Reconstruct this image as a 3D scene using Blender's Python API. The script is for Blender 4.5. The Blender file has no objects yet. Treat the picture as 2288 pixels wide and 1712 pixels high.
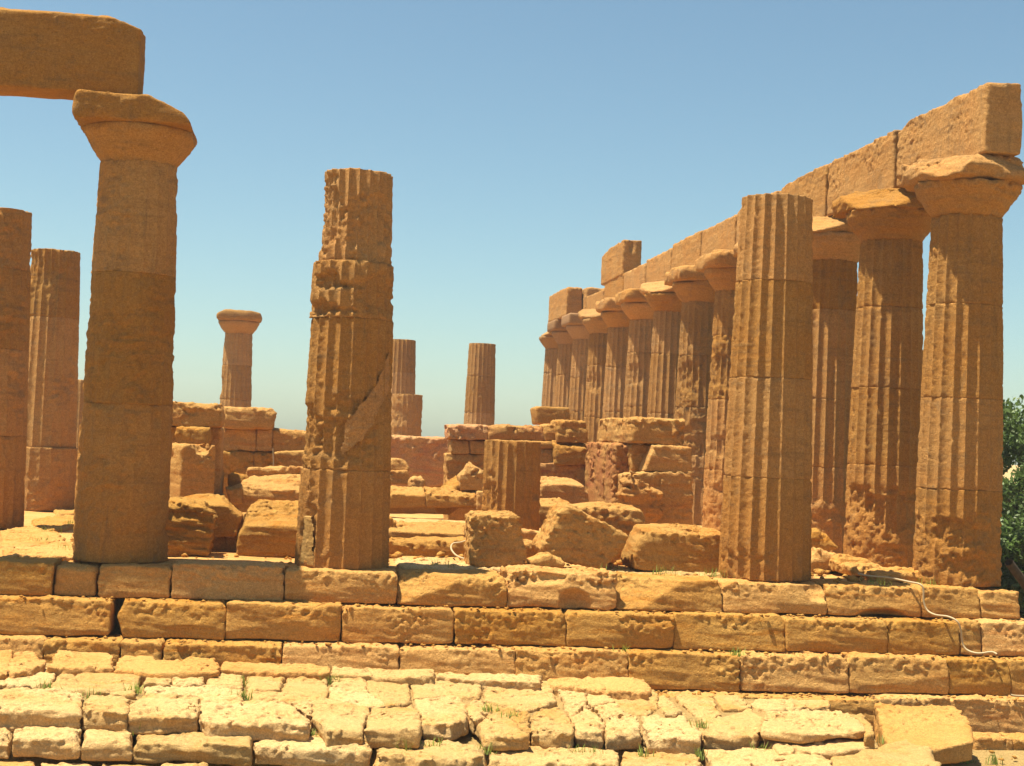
import bpy, math, random
import numpy as np
from concurrent.futures import ThreadPoolExecutor
from mathutils import Matrix, Vector

# ------------------------------------------------------------------ scene, camera, sky, sun
scene = bpy.context.scene
scene.render.engine = 'CYCLES'
COL = scene.collection
PW, PH = 2288, 1712                                  # the photograph's own pixels
CAM = np.array([-2.2562, -21.8128, 1.8419])
FPX = 3416.6
yaw, pitch, roll = math.radians(7.8939), math.radians(2.2027), math.radians(2.2785)
FW = np.array([math.sin(yaw)*math.cos(pitch), math.cos(yaw)*math.cos(pitch), math.sin(pitch)])
R0 = np.array([math.cos(yaw), -math.sin(yaw), 0.0]); U0 = np.cross(R0, FW)
RT = R0*math.cos(roll) + U0*math.sin(roll); UP = -R0*math.sin(roll) + U0*math.cos(roll)
cd = bpy.data.cameras.new('camera'); cam = bpy.data.objects.new('camera', cd); COL.objects.link(cam)
cd.sensor_width = 36; cd.lens = FPX/PW*36; cd.clip_start = 0.1; cd.clip_end = 12000
M = Matrix(((RT[0], UP[0], -FW[0], CAM[0]), (RT[1], UP[1], -FW[1], CAM[1]), (RT[2], UP[2], -FW[2], CAM[2]), (0, 0, 0, 1)))
cam.matrix_world = M
scene.camera = cam

SUN_EL, SUN_BACK = math.radians(73.5), math.radians(7)      # from the left, a little behind the temple front
sdir = np.array([-math.cos(SUN_BACK)*math.cos(SUN_EL), math.sin(SUN_BACK)*math.cos(SUN_EL), math.sin(SUN_EL)])
sl = bpy.data.lights.new('sun', 'SUN'); sl.energy = 5.0; sl.angle = math.radians(0.55); sl.color = (1.0, 0.91, 0.69)
so = bpy.data.objects.new('sun', sl); COL.objects.link(so)
so.rotation_euler = Vector(sdir).to_track_quat('Z', 'Y').to_euler()
w = bpy.data.worlds.new('World'); scene.world = w; w.use_nodes = True
nt = w.node_tree; bg = nt.nodes['Background']
sky = nt.nodes.new('ShaderNodeTexSky'); sky.sky_type = 'NISHITA'; sky.sun_disc = False
sky.sun_elevation = SUN_EL; sky.sun_rotation = math.atan2(sdir[0], sdir[1])
sky.altitude = 800; sky.air_density = 1.0; sky.dust_density = 1.5; sky.ozone_density = 1.0
tint = nt.nodes.new('ShaderNodeMix'); tint.data_type = 'RGBA'; tint.blend_type = 'MULTIPLY'; tint.inputs[0].default_value = 1
tint.inputs[7].default_value = (0.93, 1.065, 0.965, 1)
nt.links.new(sky.outputs[0], tint.inputs[6]); nt.links.new(tint.outputs[2], bg.inputs[0])
bg.inputs[1].default_value = 0.061
scene.view_settings.view_transform = 'Standard'; scene.view_settings.look = 'None'
scene.view_settings.gamma = 1.0; scene.view_settings.exposure = 1.17

def at(px, py, Y=None, Z=None):
    "the world point on the plane Y=const or Z=const seen at a pixel of the photograph"
    d = FW + RT*(px - PW/2)/FPX - UP*(py - PH/2)/FPX
    t = (Y - CAM[1])/d[1] if Y is not None else (Z - CAM[2])/d[2]
    return CAM + t*d
ZR = {8: (0, 1200, 2.765), 9: (600, 1200, 2.4578), 10: (1388, 1200, 2.4578)}   # enlargements the outlines were read from
def zpx(k, pts):
    x0, y0, s = ZR[k]
    return [(x0 + a/s, y0 + b/s) for a, b in pts]

# ------------------------------------------------------------------ materials
def new_mat(name):
    m = bpy.data.materials.new(name); m.use_nodes = True
    return m, m.node_tree, m.node_tree.nodes['Principled BSDF']
def stone_mat(name, cols, patch, low=None, patch_amt=0.5, bump=0.6, fine=1.0, rough=0.92, streak=0.3):
    """sandstone: cols = three base colours mixed by noise, patch = weathering colour, low = colour of the worn foot (below about a metre)"""
    m, t, b = new_mat(name); N, L = t.nodes, t.links
    geo = N.new('ShaderNodeNewGeometry')
    def noise(scale, detail=5, rgh=0.55, vec=None, dist=0.0):
        n = N.new('ShaderNodeTexNoise'); n.inputs['Scale'].default_value = scale
        n.inputs['Detail'].default_value = detail; n.inputs['Roughness'].default_value = rgh
        n.inputs['Distortion'].default_value = dist
        L.new(vec if vec is not None else geo.outputs['Position'], n.inputs['Vector']); return n.outputs[0]
    def ramp(fac, a, c):
        r = N.new('ShaderNodeMapRange'); r.inputs[1].default_value = a; r.inputs[2].default_value = c
        r.interpolation_type = 'SMOOTHSTEP'; L.new(fac, r.inputs[0]); return r.outputs[0]
    def mix(f, a, c, mode='MIX'):
        x = N.new('ShaderNodeMix'); x.data_type = 'RGBA'; x.blend_type = mode
        if isinstance(f, float): x.inputs[0].default_value = f
        else: L.new(f, x.inputs[0])
        for s, v in ((6, a), (7, c)):
            if isinstance(v, tuple): x.inputs[s].default_value = v + (1,)
            else: L.new(v, x.inputs[s])
        return x.outputs[2]
    def math_(op, a, c):
        x = N.new('ShaderNodeMath'); x.operation = op
        for s, v in ((0, a), (1, c)):
            if isinstance(v, (int, float)): x.inputs[s].default_value = v
            else: L.new(v, x.inputs[s])
        return x.outputs[0]
    mp = N.new('ShaderNodeMapping'); mp.inputs['Scale'].default_value = (0.6, 0.6, 5.0); mp.inputs['Rotation'].default_value = (0.1, 0.12, 0)
    L.new(geo.outputs['Position'], mp.inputs['Vector'])
    strata = noise(2.0, 6, 0.6, mp.outputs[0], 0.4)
    c = mix(ramp(noise(1.1, 6, 0.6), 0.32, 0.68), cols[0], cols[1])
    c = mix(ramp(strata, 0.48, 0.72), c, cols[2])
    if low:
        z = N.new('ShaderNodeSeparateXYZ'); L.new(geo.outputs['Position'], z.inputs[0])
        zz = math_('ADD', z.outputs[2], math_('MULTIPLY', noise(1.3, 4), 1.4))
        c = mix(math_('MULTIPLY', ramp(zz, 2.5, 1.0), 0.6), c, low)
    pf = math_('MULTIPLY', ramp(noise(2.6, 8, 0.68, None, 0.6), 0.52, 0.68), patch_amt)
    c = mix(pf, c, patch)
    st = N.new('ShaderNodeMapping'); st.inputs['Scale'].default_value = (4.5, 4.5, 0.45); L.new(geo.outputs['Position'], st.inputs['Vector'])
    sk = math_('MULTIPLY', ramp(noise(1.6, 5, 0.65, st.outputs[0]), 0.54, 0.74), ramp(noise(0.5, 3), 0.35, 0.65))
    c = mix(math_('MULTIPLY', sk, streak), c, (0.17, 0.115, 0.06))                          # run-off streaks
    # each stone a little different
    oi = N.new('ShaderNodeObjectInfo')
    hs = N.new('ShaderNodeHueSaturation'); L.new(c, hs.inputs['Color'])
    hs.inputs['Hue'].default_value = 0.5
    L.new(math_('ADD', math_('MULTIPLY', oi.outputs['Random'], 0.28), 0.86), hs.inputs['Value'])
    L.new(math_('ADD', math_('MULTIPLY', oi.outputs['Random'], -0.12), 1.06), hs.inputs['Saturation'])
    grain = ramp(noise(55, 3, 0.7), 0.25, 0.75)
    c2 = mix(0.62, hs.outputs[0], mix(grain, (0.60, 0.54, 0.46), (1.25, 1.24, 1.22)), 'MULTIPLY')
    grain2 = ramp(noise(21, 5, 0.75), 0.30, 0.70)
    c2 = mix(0.5, c2, mix(grain2, (0.68, 0.63, 0.55), (1.2, 1.19, 1.17)), 'MULTIPLY')
    spots = math_('MULTIPLY', ramp(noise(34, 2, 0.5), 0.66, 0.74), ramp(noise(2.2, 4), 0.42, 0.6))      # small dark specks, gathered in patches
    c2 = mix(math_('MULTIPLY', spots, 0.6), c2, (0.12, 0.075, 0.035))
    L.new(c2, b.inputs['Base Color'])
    b.inputs['Roughness'].default_value = rough; b.inputs['Specular IOR Level'].default_value = 0.15
    # pits and grain
    vo = N.new('ShaderNodeTexVoronoi'); vo.inputs['Scale'].default_value = 17; vo.inputs['Randomness'].default_value = 1
    L.new(mix(0.06, geo.outputs['Position'], N_color(N, L, geo)), vo.inputs['Vector'])
    pit = ramp(vo.outputs['Distance'], 0.05, 0.33)
    pit = math_('MULTIPLY', pit, ramp(noise(3.1, 3), 0.38, 0.62))
    h = math_('ADD', math_('MULTIPLY', noise(16, 8, 0.72), 1.3), math_('MULTIPLY', noise(70, 4, 0.7), 0.55*fine))
    h = math_('ADD', h, math_('MULTIPLY', pit, 0.35))
    h = math_('ADD', h, math_('MULTIPLY', strata, 0.5))
    bp = N.new('ShaderNodeBump'); bp.inputs['Strength'].default_value = bump; bp.inputs['Distance'].default_value = 0.075
    L.new(h, bp.inputs['Height']); L.new(bp.outputs[0], b.inputs['Normal'])
    return m
def N_color(N, L, geo):
    n = N.new('ShaderNodeTexNoise'); n.inputs['Scale'].default_value = 9; n.inputs['Detail'].default_value = 3
    L.new(geo.outputs['Position'], n.inputs['Vector']); return n.outputs['Color']
OCH = (0.42, 0.205, 0.054); TAN = (0.43, 0.235, 0.076); ORG = (0.43, 0.192, 0.042); GRY = (0.25, 0.155, 0.072)
PALE = (0.56, 0.385, 0.18)
M_COL = stone_mat('column_sandstone', (TAN, OCH, (0.33, 0.18, 0.062)), GRY, low=ORG, patch_amt=0.5, streak=0.5)
M_FAR = stone_mat('far_grey_sandstone', ((0.385, 0.217, 0.082), (0.365, 0.196, 0.062), (0.31, 0.178, 0.07)), (0.22, 0.148, 0.078), patch_amt=0.55)  # greyer, duller stone colour for the columns farther back
M_BLK = stone_mat('block_sandstone', ((0.45, 0.235, 0.066), (0.48, 0.275, 0.088), (0.43, 0.188, 0.042)), (0.31, 0.175, 0.06), patch_amt=0.3)
M_STEP = stone_mat('step_sandstone', ((0.52, 0.272, 0.076), (0.54, 0.312, 0.10), (0.49, 0.22, 0.048)), (0.38, 0.21, 0.07), patch_amt=0.35)
M_PAVE = stone_mat('paving_limestone', ((0.545, 0.345, 0.142), PALE, (0.53, 0.30, 0.10)), (0.41, 0.24, 0.085), patch_amt=0.3)
M_RED = stone_mat('burnt_red_sandstone', ((0.45, 0.215, 0.09), (0.49, 0.285, 0.11), (0.42, 0.175, 0.08)), (0.37, 0.135, 0.078), patch_amt=0.5)
M_SMOOTH = stone_mat('restored_stone', ((0.28, 0.165, 0.085), (0.30, 0.18, 0.09), (0.27, 0.155, 0.078)), (0.25, 0.147, 0.077), patch_amt=0.2, bump=0.2)
M_MORT = stone_mat('repair_mortar', ((0.43, 0.26, 0.10), (0.45, 0.28, 0.11), (0.42, 0.245, 0.09)), (0.38, 0.22, 0.08), patch_amt=0.2, bump=0.25)
M_MORT2 = stone_mat('orange_mortar', ((0.41, 0.205, 0.056), (0.43, 0.22, 0.062), (0.38, 0.188, 0.05)), (0.33, 0.168, 0.05), patch_amt=0.3, bump=0.4)
M_SOIL = stone_mat('dry_soil', ((0.42, 0.28, 0.11), (0.46, 0.32, 0.13), (0.36, 0.23, 0.085)), (0.27, 0.20, 0.07), patch_amt=0.5, bump=0.8)
def flat_mat(name, col, rough=0.6, var=0.25, scale=6.0, trans=0.0):
    m, t, b = new_mat(name); N, L = t.nodes, t.links
    geo = N.new('ShaderNodeNewGeometry'); n = N.new('ShaderNodeTexNoise'); n.inputs['Scale'].default_value = scale; n.inputs['Detail'].default_value = 4
    L.new(geo.outputs['Position'], n.inputs['Vector'])
    r = N.new('ShaderNodeValToRGB'); L.new(n.outputs[0], r.inputs[0])
    r.color_ramp.elements[0].position = 0.3; r.color_ramp.elements[1].position = 0.7
    r.color_ramp.elements[0].color = tuple(c*(1-var) for c in col) + (1,); r.color_ramp.elements[1].color = tuple(min(1, c*(1+var)) for c in col) + (1,)
    L.new(r.outputs[0], b.inputs['Base Color']); b.inputs['Roughness'].default_value = rough; b.inputs['Specular IOR Level'].default_value = 0.3
    if trans:
        tr = N.new('ShaderNodeBsdfTranslucent'); L.new(r.outputs[0], tr.inputs[0]); mx = N.new('ShaderNodeMixShader'); mx.inputs[0].default_value = trans
        L.new(b.outputs[0], mx.inputs[1]); L.new(tr.outputs[0], mx.inputs[2]); L.new(mx.outputs[0], N['Material Output'].inputs[0])
    return m
M_LEAF = flat_mat('tree_leaf', (0.08, 0.13, 0.03), 0.45, 0.6, 2.6, 0.3)
M_GRASS = flat_mat('grass_blade', (0.22, 0.28, 0.05), 0.6, 0.4, 5, 0.3)
M_BARK = flat_mat('bark', (0.075, 0.05, 0.032), 0.9, 0.35, 9)
M_CABLE = flat_mat('cable_plastic', (0.42, 0.32, 0.19), 0.5, 0.06, 3)

# ------------------------------------------------------------------ numpy noise, distance fields, surface nets
rs = np.random.RandomState(7)
PERM = rs.permutation(256).astype(np.int64); PERM = np.concatenate([PERM, PERM, PERM, PERM])
GRAD = rs.normal(size=(256, 3)); GRAD /= np.linalg.norm(GRAD, axis=1)[:, None]
PERM = PERM.astype(np.int32); GRAD = GRAD.astype(np.float32)
def perlin(P):
    P = np.asarray(P, np.float32)
    X = [np.ascontiguousarray(P[:, k]) for k in range(3)]
    I0 = [np.floor(x) for x in X]; F = [x - i for x, i in zip(X, I0)]
    I = [i.astype(np.int32) & 255 for i in I0]
    Wt = [f*f*f*(f*(f*6 - 15) + 10) for f in F]
    def lat(h, fx, fy, fz):
        g = GRAD[PERM[h] & 255]
        return g[:, 0]*fx + g[:, 1]*fy + g[:, 2]*fz
    r = []
    for dx in (0, 1):
        a = PERM[I[0] + dx]; q = []
        for dy in (0, 1):
            b_ = PERM[a + I[1] + dy] + I[2]
            v0 = lat(b_, F[0] - dx, F[1] - dy, F[2]); v1 = lat(b_ + 1, F[0] - dx, F[1] - dy, F[2] - 1)
            q.append(v0 + Wt[2]*(v1 - v0))
        r.append(q[0] + Wt[1]*(q[1] - q[0]))
    return (r[0] + Wt[0]*(r[1] - r[0]))*1.6
def fbm(P, o=3, g=0.5):
    s, a = 0, 1.0
    for k in range(o):
        s = s + a*perlin(P*(2.03**k) + 17.3*k); a *= g
    return s
def sstep(x, a, b):
    t = np.clip((x - a)/(b - a), 0, 1); return t*t*(3 - 2*t)
def polysdf(px, py, pts):
    "signed distance to a polygon, negative inside"
    V = np.asarray(pts, float); n = len(V)
    d = np.full(px.shape, 1e9); s = np.ones(px.shape)
    j = n - 1
    for i in range(n):
        ex, ey = V[j] - V[i]
        wx, wy = px - V[i, 0], py - V[i, 1]
        t = np.clip((wx*ex + wy*ey)/max(ex*ex + ey*ey, 1e-12), 0, 1)
        bx, by = wx - ex*t, wy - ey*t
        d = np.minimum(d, bx*bx + by*by)
        c1 = py >= V[i, 1]; c2 = py < V[j, 1]; c3 = ex*wy > ey*wx
        fl = (c1 & c2 & c3) | (~c1 & ~c2 & ~c3)
        s = np.where(fl, -s, s)
        j = i
    return s*np.sqrt(d)
def rnd(d2, dw, r):
    "extrusion of a 2D distance d2 by a slab distance dw, edges rounded by r"
    a, b = d2 + r, dw + r
    return np.minimum(np.maximum(a, b), 0) + np.sqrt(np.maximum(a, 0)**2 + np.maximum(b, 0)**2) - r
def surface_nets(D, org, h):
    nx, ny, nz = D.shape
    ins = D < 0
    cells = np.zeros((nx-1, ny-1, nz-1), np.int8)
    acc = np.zeros((nx-1, ny-1, nz-1, 3)); cnt = np.zeros((nx-1, ny-1, nz-1))
    def sl(o): return tuple(slice(o[k], D.shape[k] - 1 + o[k]) for k in range(3))
    for ax in range(3):
        for o in [(a, b) for a in (0, 1) for b in (0, 1)]:
            c0 = [0, 0, 0]; oth = [k for k in range(3) if k != ax]; c0[oth[0]], c0[oth[1]] = o
            c1 = list(c0); c1[ax] = 1
            a, b = D[sl(c0)], D[sl(c1)]
            m = (a < 0) != (b < 0)
            t = np.where(m, a/np.where(m, a - b, 1), 0)
            cnt += m
            for k in range(3):
                acc[..., k] += m*(c0[k] if k != ax else t)
    act = cnt > 0
    idx = -np.ones(act.shape, np.int64); idx[act] = np.arange(act.sum())
    G = np.stack(np.nonzero(act), 1) + acc[act]/cnt[act][:, None]
    V = G*h + org
    Q = []
    for ax in range(3):
        o1, o2 = [(1, 2), (2, 0), (0, 1)][ax]
        s0 = [slice(None)]*3; s1 = [slice(None)]*3
        s0[ax] = slice(0, -1); s1[ax] = slice(1, None)
        for s in (s0, s1):
            s[o1] = slice(1, -1); s[o2] = slice(1, -1)
        a, b = ins[tuple(s0)], ins[tuple(s1)]
        for flip, m in ((False, a & ~b), (True, ~a & b)):
            c = np.stack(np.nonzero(m), 1)
            if not len(c): continue
            e1 = np.zeros(3, int); e1[o1] = 1; e2 = np.zeros(3, int); e2[o2] = 1
            off = np.zeros(3, int); off[o1] = 1; off[o2] = 1
            c = c + off
            q = [idx[tuple((c + d).T)] for d in (-e1 - e2, -e2, 0*e1, -e1)]
            if flip: q = q[::-1]
            Q.append(np.stack(q, 1))
    return V, np.concatenate(Q)
def fill_mesh(me, V, F, smooth=True):
    F = np.asarray(F); n = F.shape[1]
    me.vertices.add(len(V)); me.vertices.foreach_set('co', np.asarray(V, np.float32).ravel())
    me.loops.add(F.size); me.loops.foreach_set('vertex_index', F.astype(np.int32).ravel())
    me.polygons.add(len(F)); me.polygons.foreach_set('loop_start', np.arange(0, F.size, n, dtype=np.int32))
    me.polygons.foreach_set('loop_total', np.full(len(F), n, np.int32))
    if smooth: me.polygons.foreach_set('use_smooth', np.ones(len(F), bool))
    me.update(calc_edges=True); me.validate()
POOL = ThreadPoolExecutor(4); PENDING = []
def mesh_np(name, V, F, mat, smooth=True):
    me = bpy.data.meshes.new(name); me.materials.append(mat); fill_mesh(me, V, F, smooth); return me
def mesh_later(name, job, mat, base=(0, 0, 0)):
    "a mesh whose shape is being worked out in a thread; filled in at the end of the script"
    me = bpy.data.meshes.new(name); me.materials.append(mat); PENDING.append((me, job, np.asarray(base, float))); return me
def tag(o, label=None, cat=None, group=None, kind=None):
    for k, v in (('label', label), ('category', cat), ('group', group), ('kind', kind or 'thing')):
        if v: o[k] = v
    return o
def link(name, me, parent=None, loc=(0, 0, 0)):
    o = bpy.data.objects.new(name, me); COL.objects.link(o); o.location = loc
    if parent: o.parent = parent
    return o
def empty(name, loc):
    o = bpy.data.objects.new(name, None); COL.objects.link(o); o.location = loc; o.empty_display_size = 0.2
    return o
SEED = [0]
def carve(field, lo, hi, res, seed=None, **kw):
    if seed is None: SEED[0] += 1; seed = SEED[0]
    return POOL.submit(carve_job, field, lo, hi, res, seed, **kw)
def carve_job(field, lo, hi, res, seed, chip=0.5, amp=1.0, pits=1.0, strata=0.5, blur=1, topwear=0.85, edge=0.012, rough=0.0):
    """field(x,y,z,r) -> distance with edges rounded by r.  Adds chipped edges, strata, pits and grain, returns verts, quads"""
    z0, z1 = lo[2], hi[2]
    lo = np.asarray(lo, float) - 3.5*res - 0.05; hi = np.asarray(hi, float) + 3.5*res + 0.05
    ns = np.ceil((hi - lo)/res).astype(int) + 1
    g = [(lo[k] + res*np.arange(ns[k])).astype(np.float32) for k in range(3)]
    X, Y, Z = np.meshgrid(*g, indexing='ij')
    D = np.asarray(field(X, Y, Z, edge), np.float32)
    off = np.array([seed*13.7 % 97, seed*7.31 % 89, seed*3.17 % 83], np.float32)
    if chip > 0:
        m = (D > -0.10 - 0.13*chip) & (D < 0.05)
        P = np.stack([X[m], Y[m], Z[m]], 1)
        d2 = field(P[:, 0], P[:, 1], P[:, 2], 0.03 + 0.12*chip)
        k = sstep(fbm(P*2.9 + off, 4, 0.65) + 0.25*(chip - 0.5), -0.25, 0.40)
        tw = (1 - topwear) + topwear*sstep((P[:, 2] - z0)/max(z1 - z0, 1e-3), 0.35, 0.85)
        D[m] = D[m] + np.maximum(d2 - D[m], 0)*k*tw
    else: tw = None
    nb = np.abs(D) < 0.09 + 1.5*res
    Q0 = np.stack([X[nb], Y[nb], Z[nb]], 1); Q = Q0 + off
    h = sstep((Q0[:, 2] - z0)/max(z1 - z0, 1e-3), 0.25, 0.95)                    # upper parts crumble more than the foot
    rgh = sstep(fbm(Q*1.3 + 31, 2) + 0.9*(h - 0.42), -0.15, 0.60)
    rgh = np.maximum(rgh, rough)
    n = 0.020*perlin(Q*1.9) + (0.004 + 0.020*rgh)*fbm(Q*9.0, 4, 0.75)
    if strata:
        n = n + strata*0.024*fbm(np.stack([Q[:, 0]*1.2, Q[:, 1]*1.2, Q[:, 2]*8.5 + 0.8*Q[:, 0]], 1), 3, 0.65)
    if pits:
        pn = perlin(Q*13)*0.65 + perlin(Q*28)*0.5
        n = n + pits*0.085*np.maximum(pn - 0.10, 0)*rgh
    D[nb] = D[nb] + amp*n
    for _ in range(blur):
        E = D
        for ax in range(3):
            E2 = E.copy(); a = [slice(None)]*3; b = [slice(None)]*3; c = [slice(None)]*3
            a[ax] = slice(0, -2); b[ax] = slice(1, -1); c[ax] = slice(2, None)
            E2[tuple(b)] = 0.12*E[tuple(a)] + 0.76*E[tuple(b)] + 0.12*E[tuple(c)]
            E = E2
        D = E
    D[0] = D[-1] = 1; D[:, 0] = D[:, -1] = 1; D[:, :, 0] = D[:, :, -1] = 1
    return surface_nets(D, lo, res)
def res_at(y):  return max(0.0165, 0.00083*(y + 21.8))
def finish(name, job, mat, base):
    if isinstance(job, tuple):
        me = mesh_np(name, job[0] - np.asarray(base), job[1], mat)
    else: me = mesh_later(name, job, mat, base)
    return link(name, me, None, base)
def plane_cut(d, X, Y, Z, cuts):
    for (p, n) in cuts:
        n = np.asarray(n, float); n /= np.linalg.norm(n)
        d = np.maximum(d, (X - p[0])*n[0] + (Y - p[1])*n[1] + (Z - p[2])*n[2])
    return d
def box_stone(name, x0, x1, y0, y1, z0, z1, mat, rot=None, cuts=(), bites=(), res=None, **kw):
    "a squared block; rot = (yaw, pitch, roll) about its centre; cuts = (point, normal) half spaces; bites = (centre, radius) hollows"
    c = np.array([(x0+x1)/2, (y0+y1)/2, (z0+z1)/2]); hx, hy, hz = (x1-x0)/2, (y1-y0)/2, (z1-z0)/2
    Rm = None
    if rot: Rm = np.array(Matrix.Rotation(rot[0], 3, 'Z') @ Matrix.Rotation(rot[1], 3, 'Y') @ Matrix.Rotation(rot[2], 3, 'X'))
    def field(X, Y, Z, r):
        x, y, z = X - c[0], Y - c[1], Z - c[2]
        if Rm is not None:
            x, y, z = (Rm[0,0]*x + Rm[1,0]*y + Rm[2,0]*z, Rm[0,1]*x + Rm[1,1]*y + Rm[2,1]*z, Rm[0,2]*x + Rm[1,2]*y + Rm[2,2]*z)
        a, b, e = np.abs(x) - hx + r, np.abs(y) - hy + r, np.abs(z) - hz + r
        d = np.minimum(np.maximum(np.maximum(a, b), e), 0) + np.sqrt(np.maximum(a,0)**2 + np.maximum(b,0)**2 + np.maximum(e,0)**2) - r
        d = plane_cut(d, X, Y, Z, cuts)
        for (q, rad) in bites:
            rad = np.ones(3)*rad
            d = np.maximum(d, -(np.sqrt(((X-q[0])/rad[0])**2 + ((Y-q[1])/rad[1])**2 + ((Z-q[2])/rad[2])**2) - 1)*rad.min())
        return d
    if Rm is not None:
        h = np.abs(Rm) @ np.array([hx, hy, hz])
    else: h = np.array([hx, hy, hz])
    J = carve(field, c - h, c + h, res or res_at(c[1] - h[1]), **kw)
    base = (c[0], c[1], c[2] - h[2])
    return finish(name, J, mat, base)
def face_stone(name, px, Y, depth, mat, grow=0.013, cuts=(), cut_top=None, res=None, **kw):
    """a block whose front outline stands in the plane Y (read off the photograph) and which runs back by depth;
    grow: the outline is let out a little, for what wear takes away;  cut_top=(z, slope): top surface falls towards the camera"""
    kw.setdefault('amp', 1.2); kw.setdefault('pits', 1.4)
    W3 = np.array([at(a, b, Y) for a, b in px]); pts = W3[:, [0, 2]]
    def field(X, Yv, Z, r):
        d = rnd(polysdf(X, Z, pts) - grow, np.abs(Yv - (Y + depth/2)) - depth/2, r)
        if cut_top:
            z0, s = cut_top; d = np.maximum(d, ((Z - z0) - s*(Yv - Y))/math.sqrt(1 + s*s))
        return plane_cut(d, X, Yv, Z, cuts)
    lo = (pts[:, 0].min(), Y, pts[:, 1].min()); hi = (pts[:, 0].max(), Y + depth, pts[:, 1].max())
    J = carve(field, lo, hi, res or res_at(Y), **kw)
    return finish(name, J, mat, ((lo[0]+hi[0])/2, Y + depth/2, lo[2]))
def flat_stone(name, px, Z, thick, mat, tilt=(0, 0), shrink=0.012, res=None, **kw):
    "a paving stone: its top outline lies on the plane Z (read off the photograph), it is thick metres deep; tilt = slopes of the top along x and y"
    W3 = np.array([at(a, b, Z=Z) for a, b in px]); pts = W3[:, :2]; c = pts.mean(0)
    def field(X, Y, Zv, r):
        zt = Z + tilt[0]*(X - c[0]) + tilt[1]*(Y - c[1])
        d2 = polysdf(X, Y, pts) + shrink
        return rnd(d2, np.maximum(Zv - zt, (Z - thick) - Zv), r)
    e = np.abs(tilt[0])*np.ptp(pts[:, 0])/2 + np.abs(tilt[1])*np.ptp(pts[:, 1])/2
    lo = (pts[:, 0].min(), pts[:, 1].min(), Z - thick); hi = (pts[:, 0].max(), pts[:, 1].max(), Z + e)
    J = carve(field, lo, hi, res or res_at(lo[1]), **kw)
    return finish(name, J, mat, (c[0], c[1], Z - thick))

# ------------------------------------------------------------------ columns
def shaft_drum(z0, z1, ax, ay, rad, flute, ero, dents, seed, nth, dz, top_rough=0.0, ebase=0.0, lump=1.0, seam=1.0, shift=(0, 0), grow=1.0):
    "one drum of a fluted shaft between z0 and z1, local to the column's foot; dents = (theta, z, dtheta, dz, depth)"
    nz = max(4, int((z1 - z0)/dz)); zs = np.linspace(z0, z1, nz + 1); zs = np.sort(np.concatenate([[z0 + 0.012], zs, [z1 - 0.012]]))
    us = np.array({240: [0, .035, .10, .2, .32, .44, .56, .68, .8, .9, .965], 160: [0, .05, .18, .36, .5, .64, .82, .95], 120: [0, .08, .32, .5, .68, .92]}[nth])
    th = ((np.arange(20)[:, None] + us[None, :]).ravel())*2*math.pi/20; nth = len(th)
    T, Z = np.meshgrid(th, zs)
    r = rad(Z)*grow
    P = np.stack([(ax + r*np.sin(T)).ravel(), (ay - r*np.cos(T)).ravel(), Z.ravel()], 1)
    off = np.array([seed*3.3 % 51, seed*9.1 % 53, seed*1.7 % 47])
    u = (T*20/(2*math.pi)) % 1.0
    prof = 1 - (2*u - 1)**2
    e = fbm((P + off)*np.array([1.5, 1.5, 0.9]), 3, 0.6).reshape(T.shape)
    m = sstep(e + ero + ebase*sstep(Z, 1.55, 0.75), 0.18, 0.62)
    f = flute*prof*(1 - m)
    n1 = fbm((P + off)*np.array([4.5, 4.5, 6.5]), 3, 0.6).reshape(T.shape)
    n2 = fbm((P + off)*19, 2, 0.6).reshape(T.shape)
    n3 = fbm((P + off)*np.array([2.0, 2.0, 9.0]), 3, 0.6).reshape(T.shape)
    chipa = np.maximum(fbm((P + off)*8, 2).reshape(T.shape) - 0.15, 0)*0.035*(1 - prof)     # arrises nibbled away
    R = r - f - m*(0.026 + lump*(0.034*np.maximum(n1, -0.3) + 0.030*n3)) - 0.0055*n2*(1 + 1.5*m) - 0.004*lump*n1 - chipa*lump
    for (t0, zc, st, sz, dp) in dents:
        dt = (T - t0 + math.pi) % (2*math.pi) - math.pi
        q = np.sqrt((dt/st)**2 + ((Z - zc)/sz)**2) + 0.35*n1 + 0.2*n3
        R = R - dp*sstep(q, 1.0, 0.6)*(0.9 + 0.25*n2)
    edge = np.minimum(Z - z0, z1 - Z)
    R = R - 0.007*seam*sstep(edge, 0.014, 0.0)*(1 + n1) - 0.02*sstep(edge, 0.06, 0.0)*np.maximum(n1, 0)
    V = np.stack([R*np.sin(T) + shift[0], -R*np.cos(T) + shift[1], Z], -1)
    if top_rough:
        V[-1, :, 2] -= top_rough*np.maximum(0, fbm(np.stack([T[-1]*1.3 + seed, np.cos(T[-1])*2, T[-1]*0], 1), 3))
    V = V.reshape(-1, 3); k = len(zs)
    i, j = np.meshgrid(np.arange(k - 1), np.arange(nth), indexing='ij'); j2 = (j + 1) % nth
    F = np.stack([i*nth + j, i*nth + j2, (i + 1)*nth + j2, (i + 1)*nth + j], -1).reshape(-1, 4)
    # caps: two inner rings
    def cap(base, ring, up):
        nonlocal V, F
        prev = base + np.arange(nth); z = V[prev, 2].mean()
        for s in (0.66, 0.3, 0.02):
            q = V[base + np.arange(nth)].copy(); q[:, :2] = (q[:, :2] - np.array(shift))*s + np.array(shift)
            q[:, 2] = q[:, 2]*s + (1 - s)*z + (0.03*fbm(q*4 + seed, 2) if up else 0)
            st = len(V); V = np.concatenate([V, q]); cur = st + np.arange(nth)
            a, b = (prev, cur) if up else (cur, prev)
            F = np.concatenate([F, np.stack([a, np.roll(a, -1), np.roll(b, -1), b], 1)])
            prev = cur
    cap((k - 1)*nth, None, True); cap(0, None, False)
    return V, F
CAPH = 0.85; SHAFT = 5.49
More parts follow.
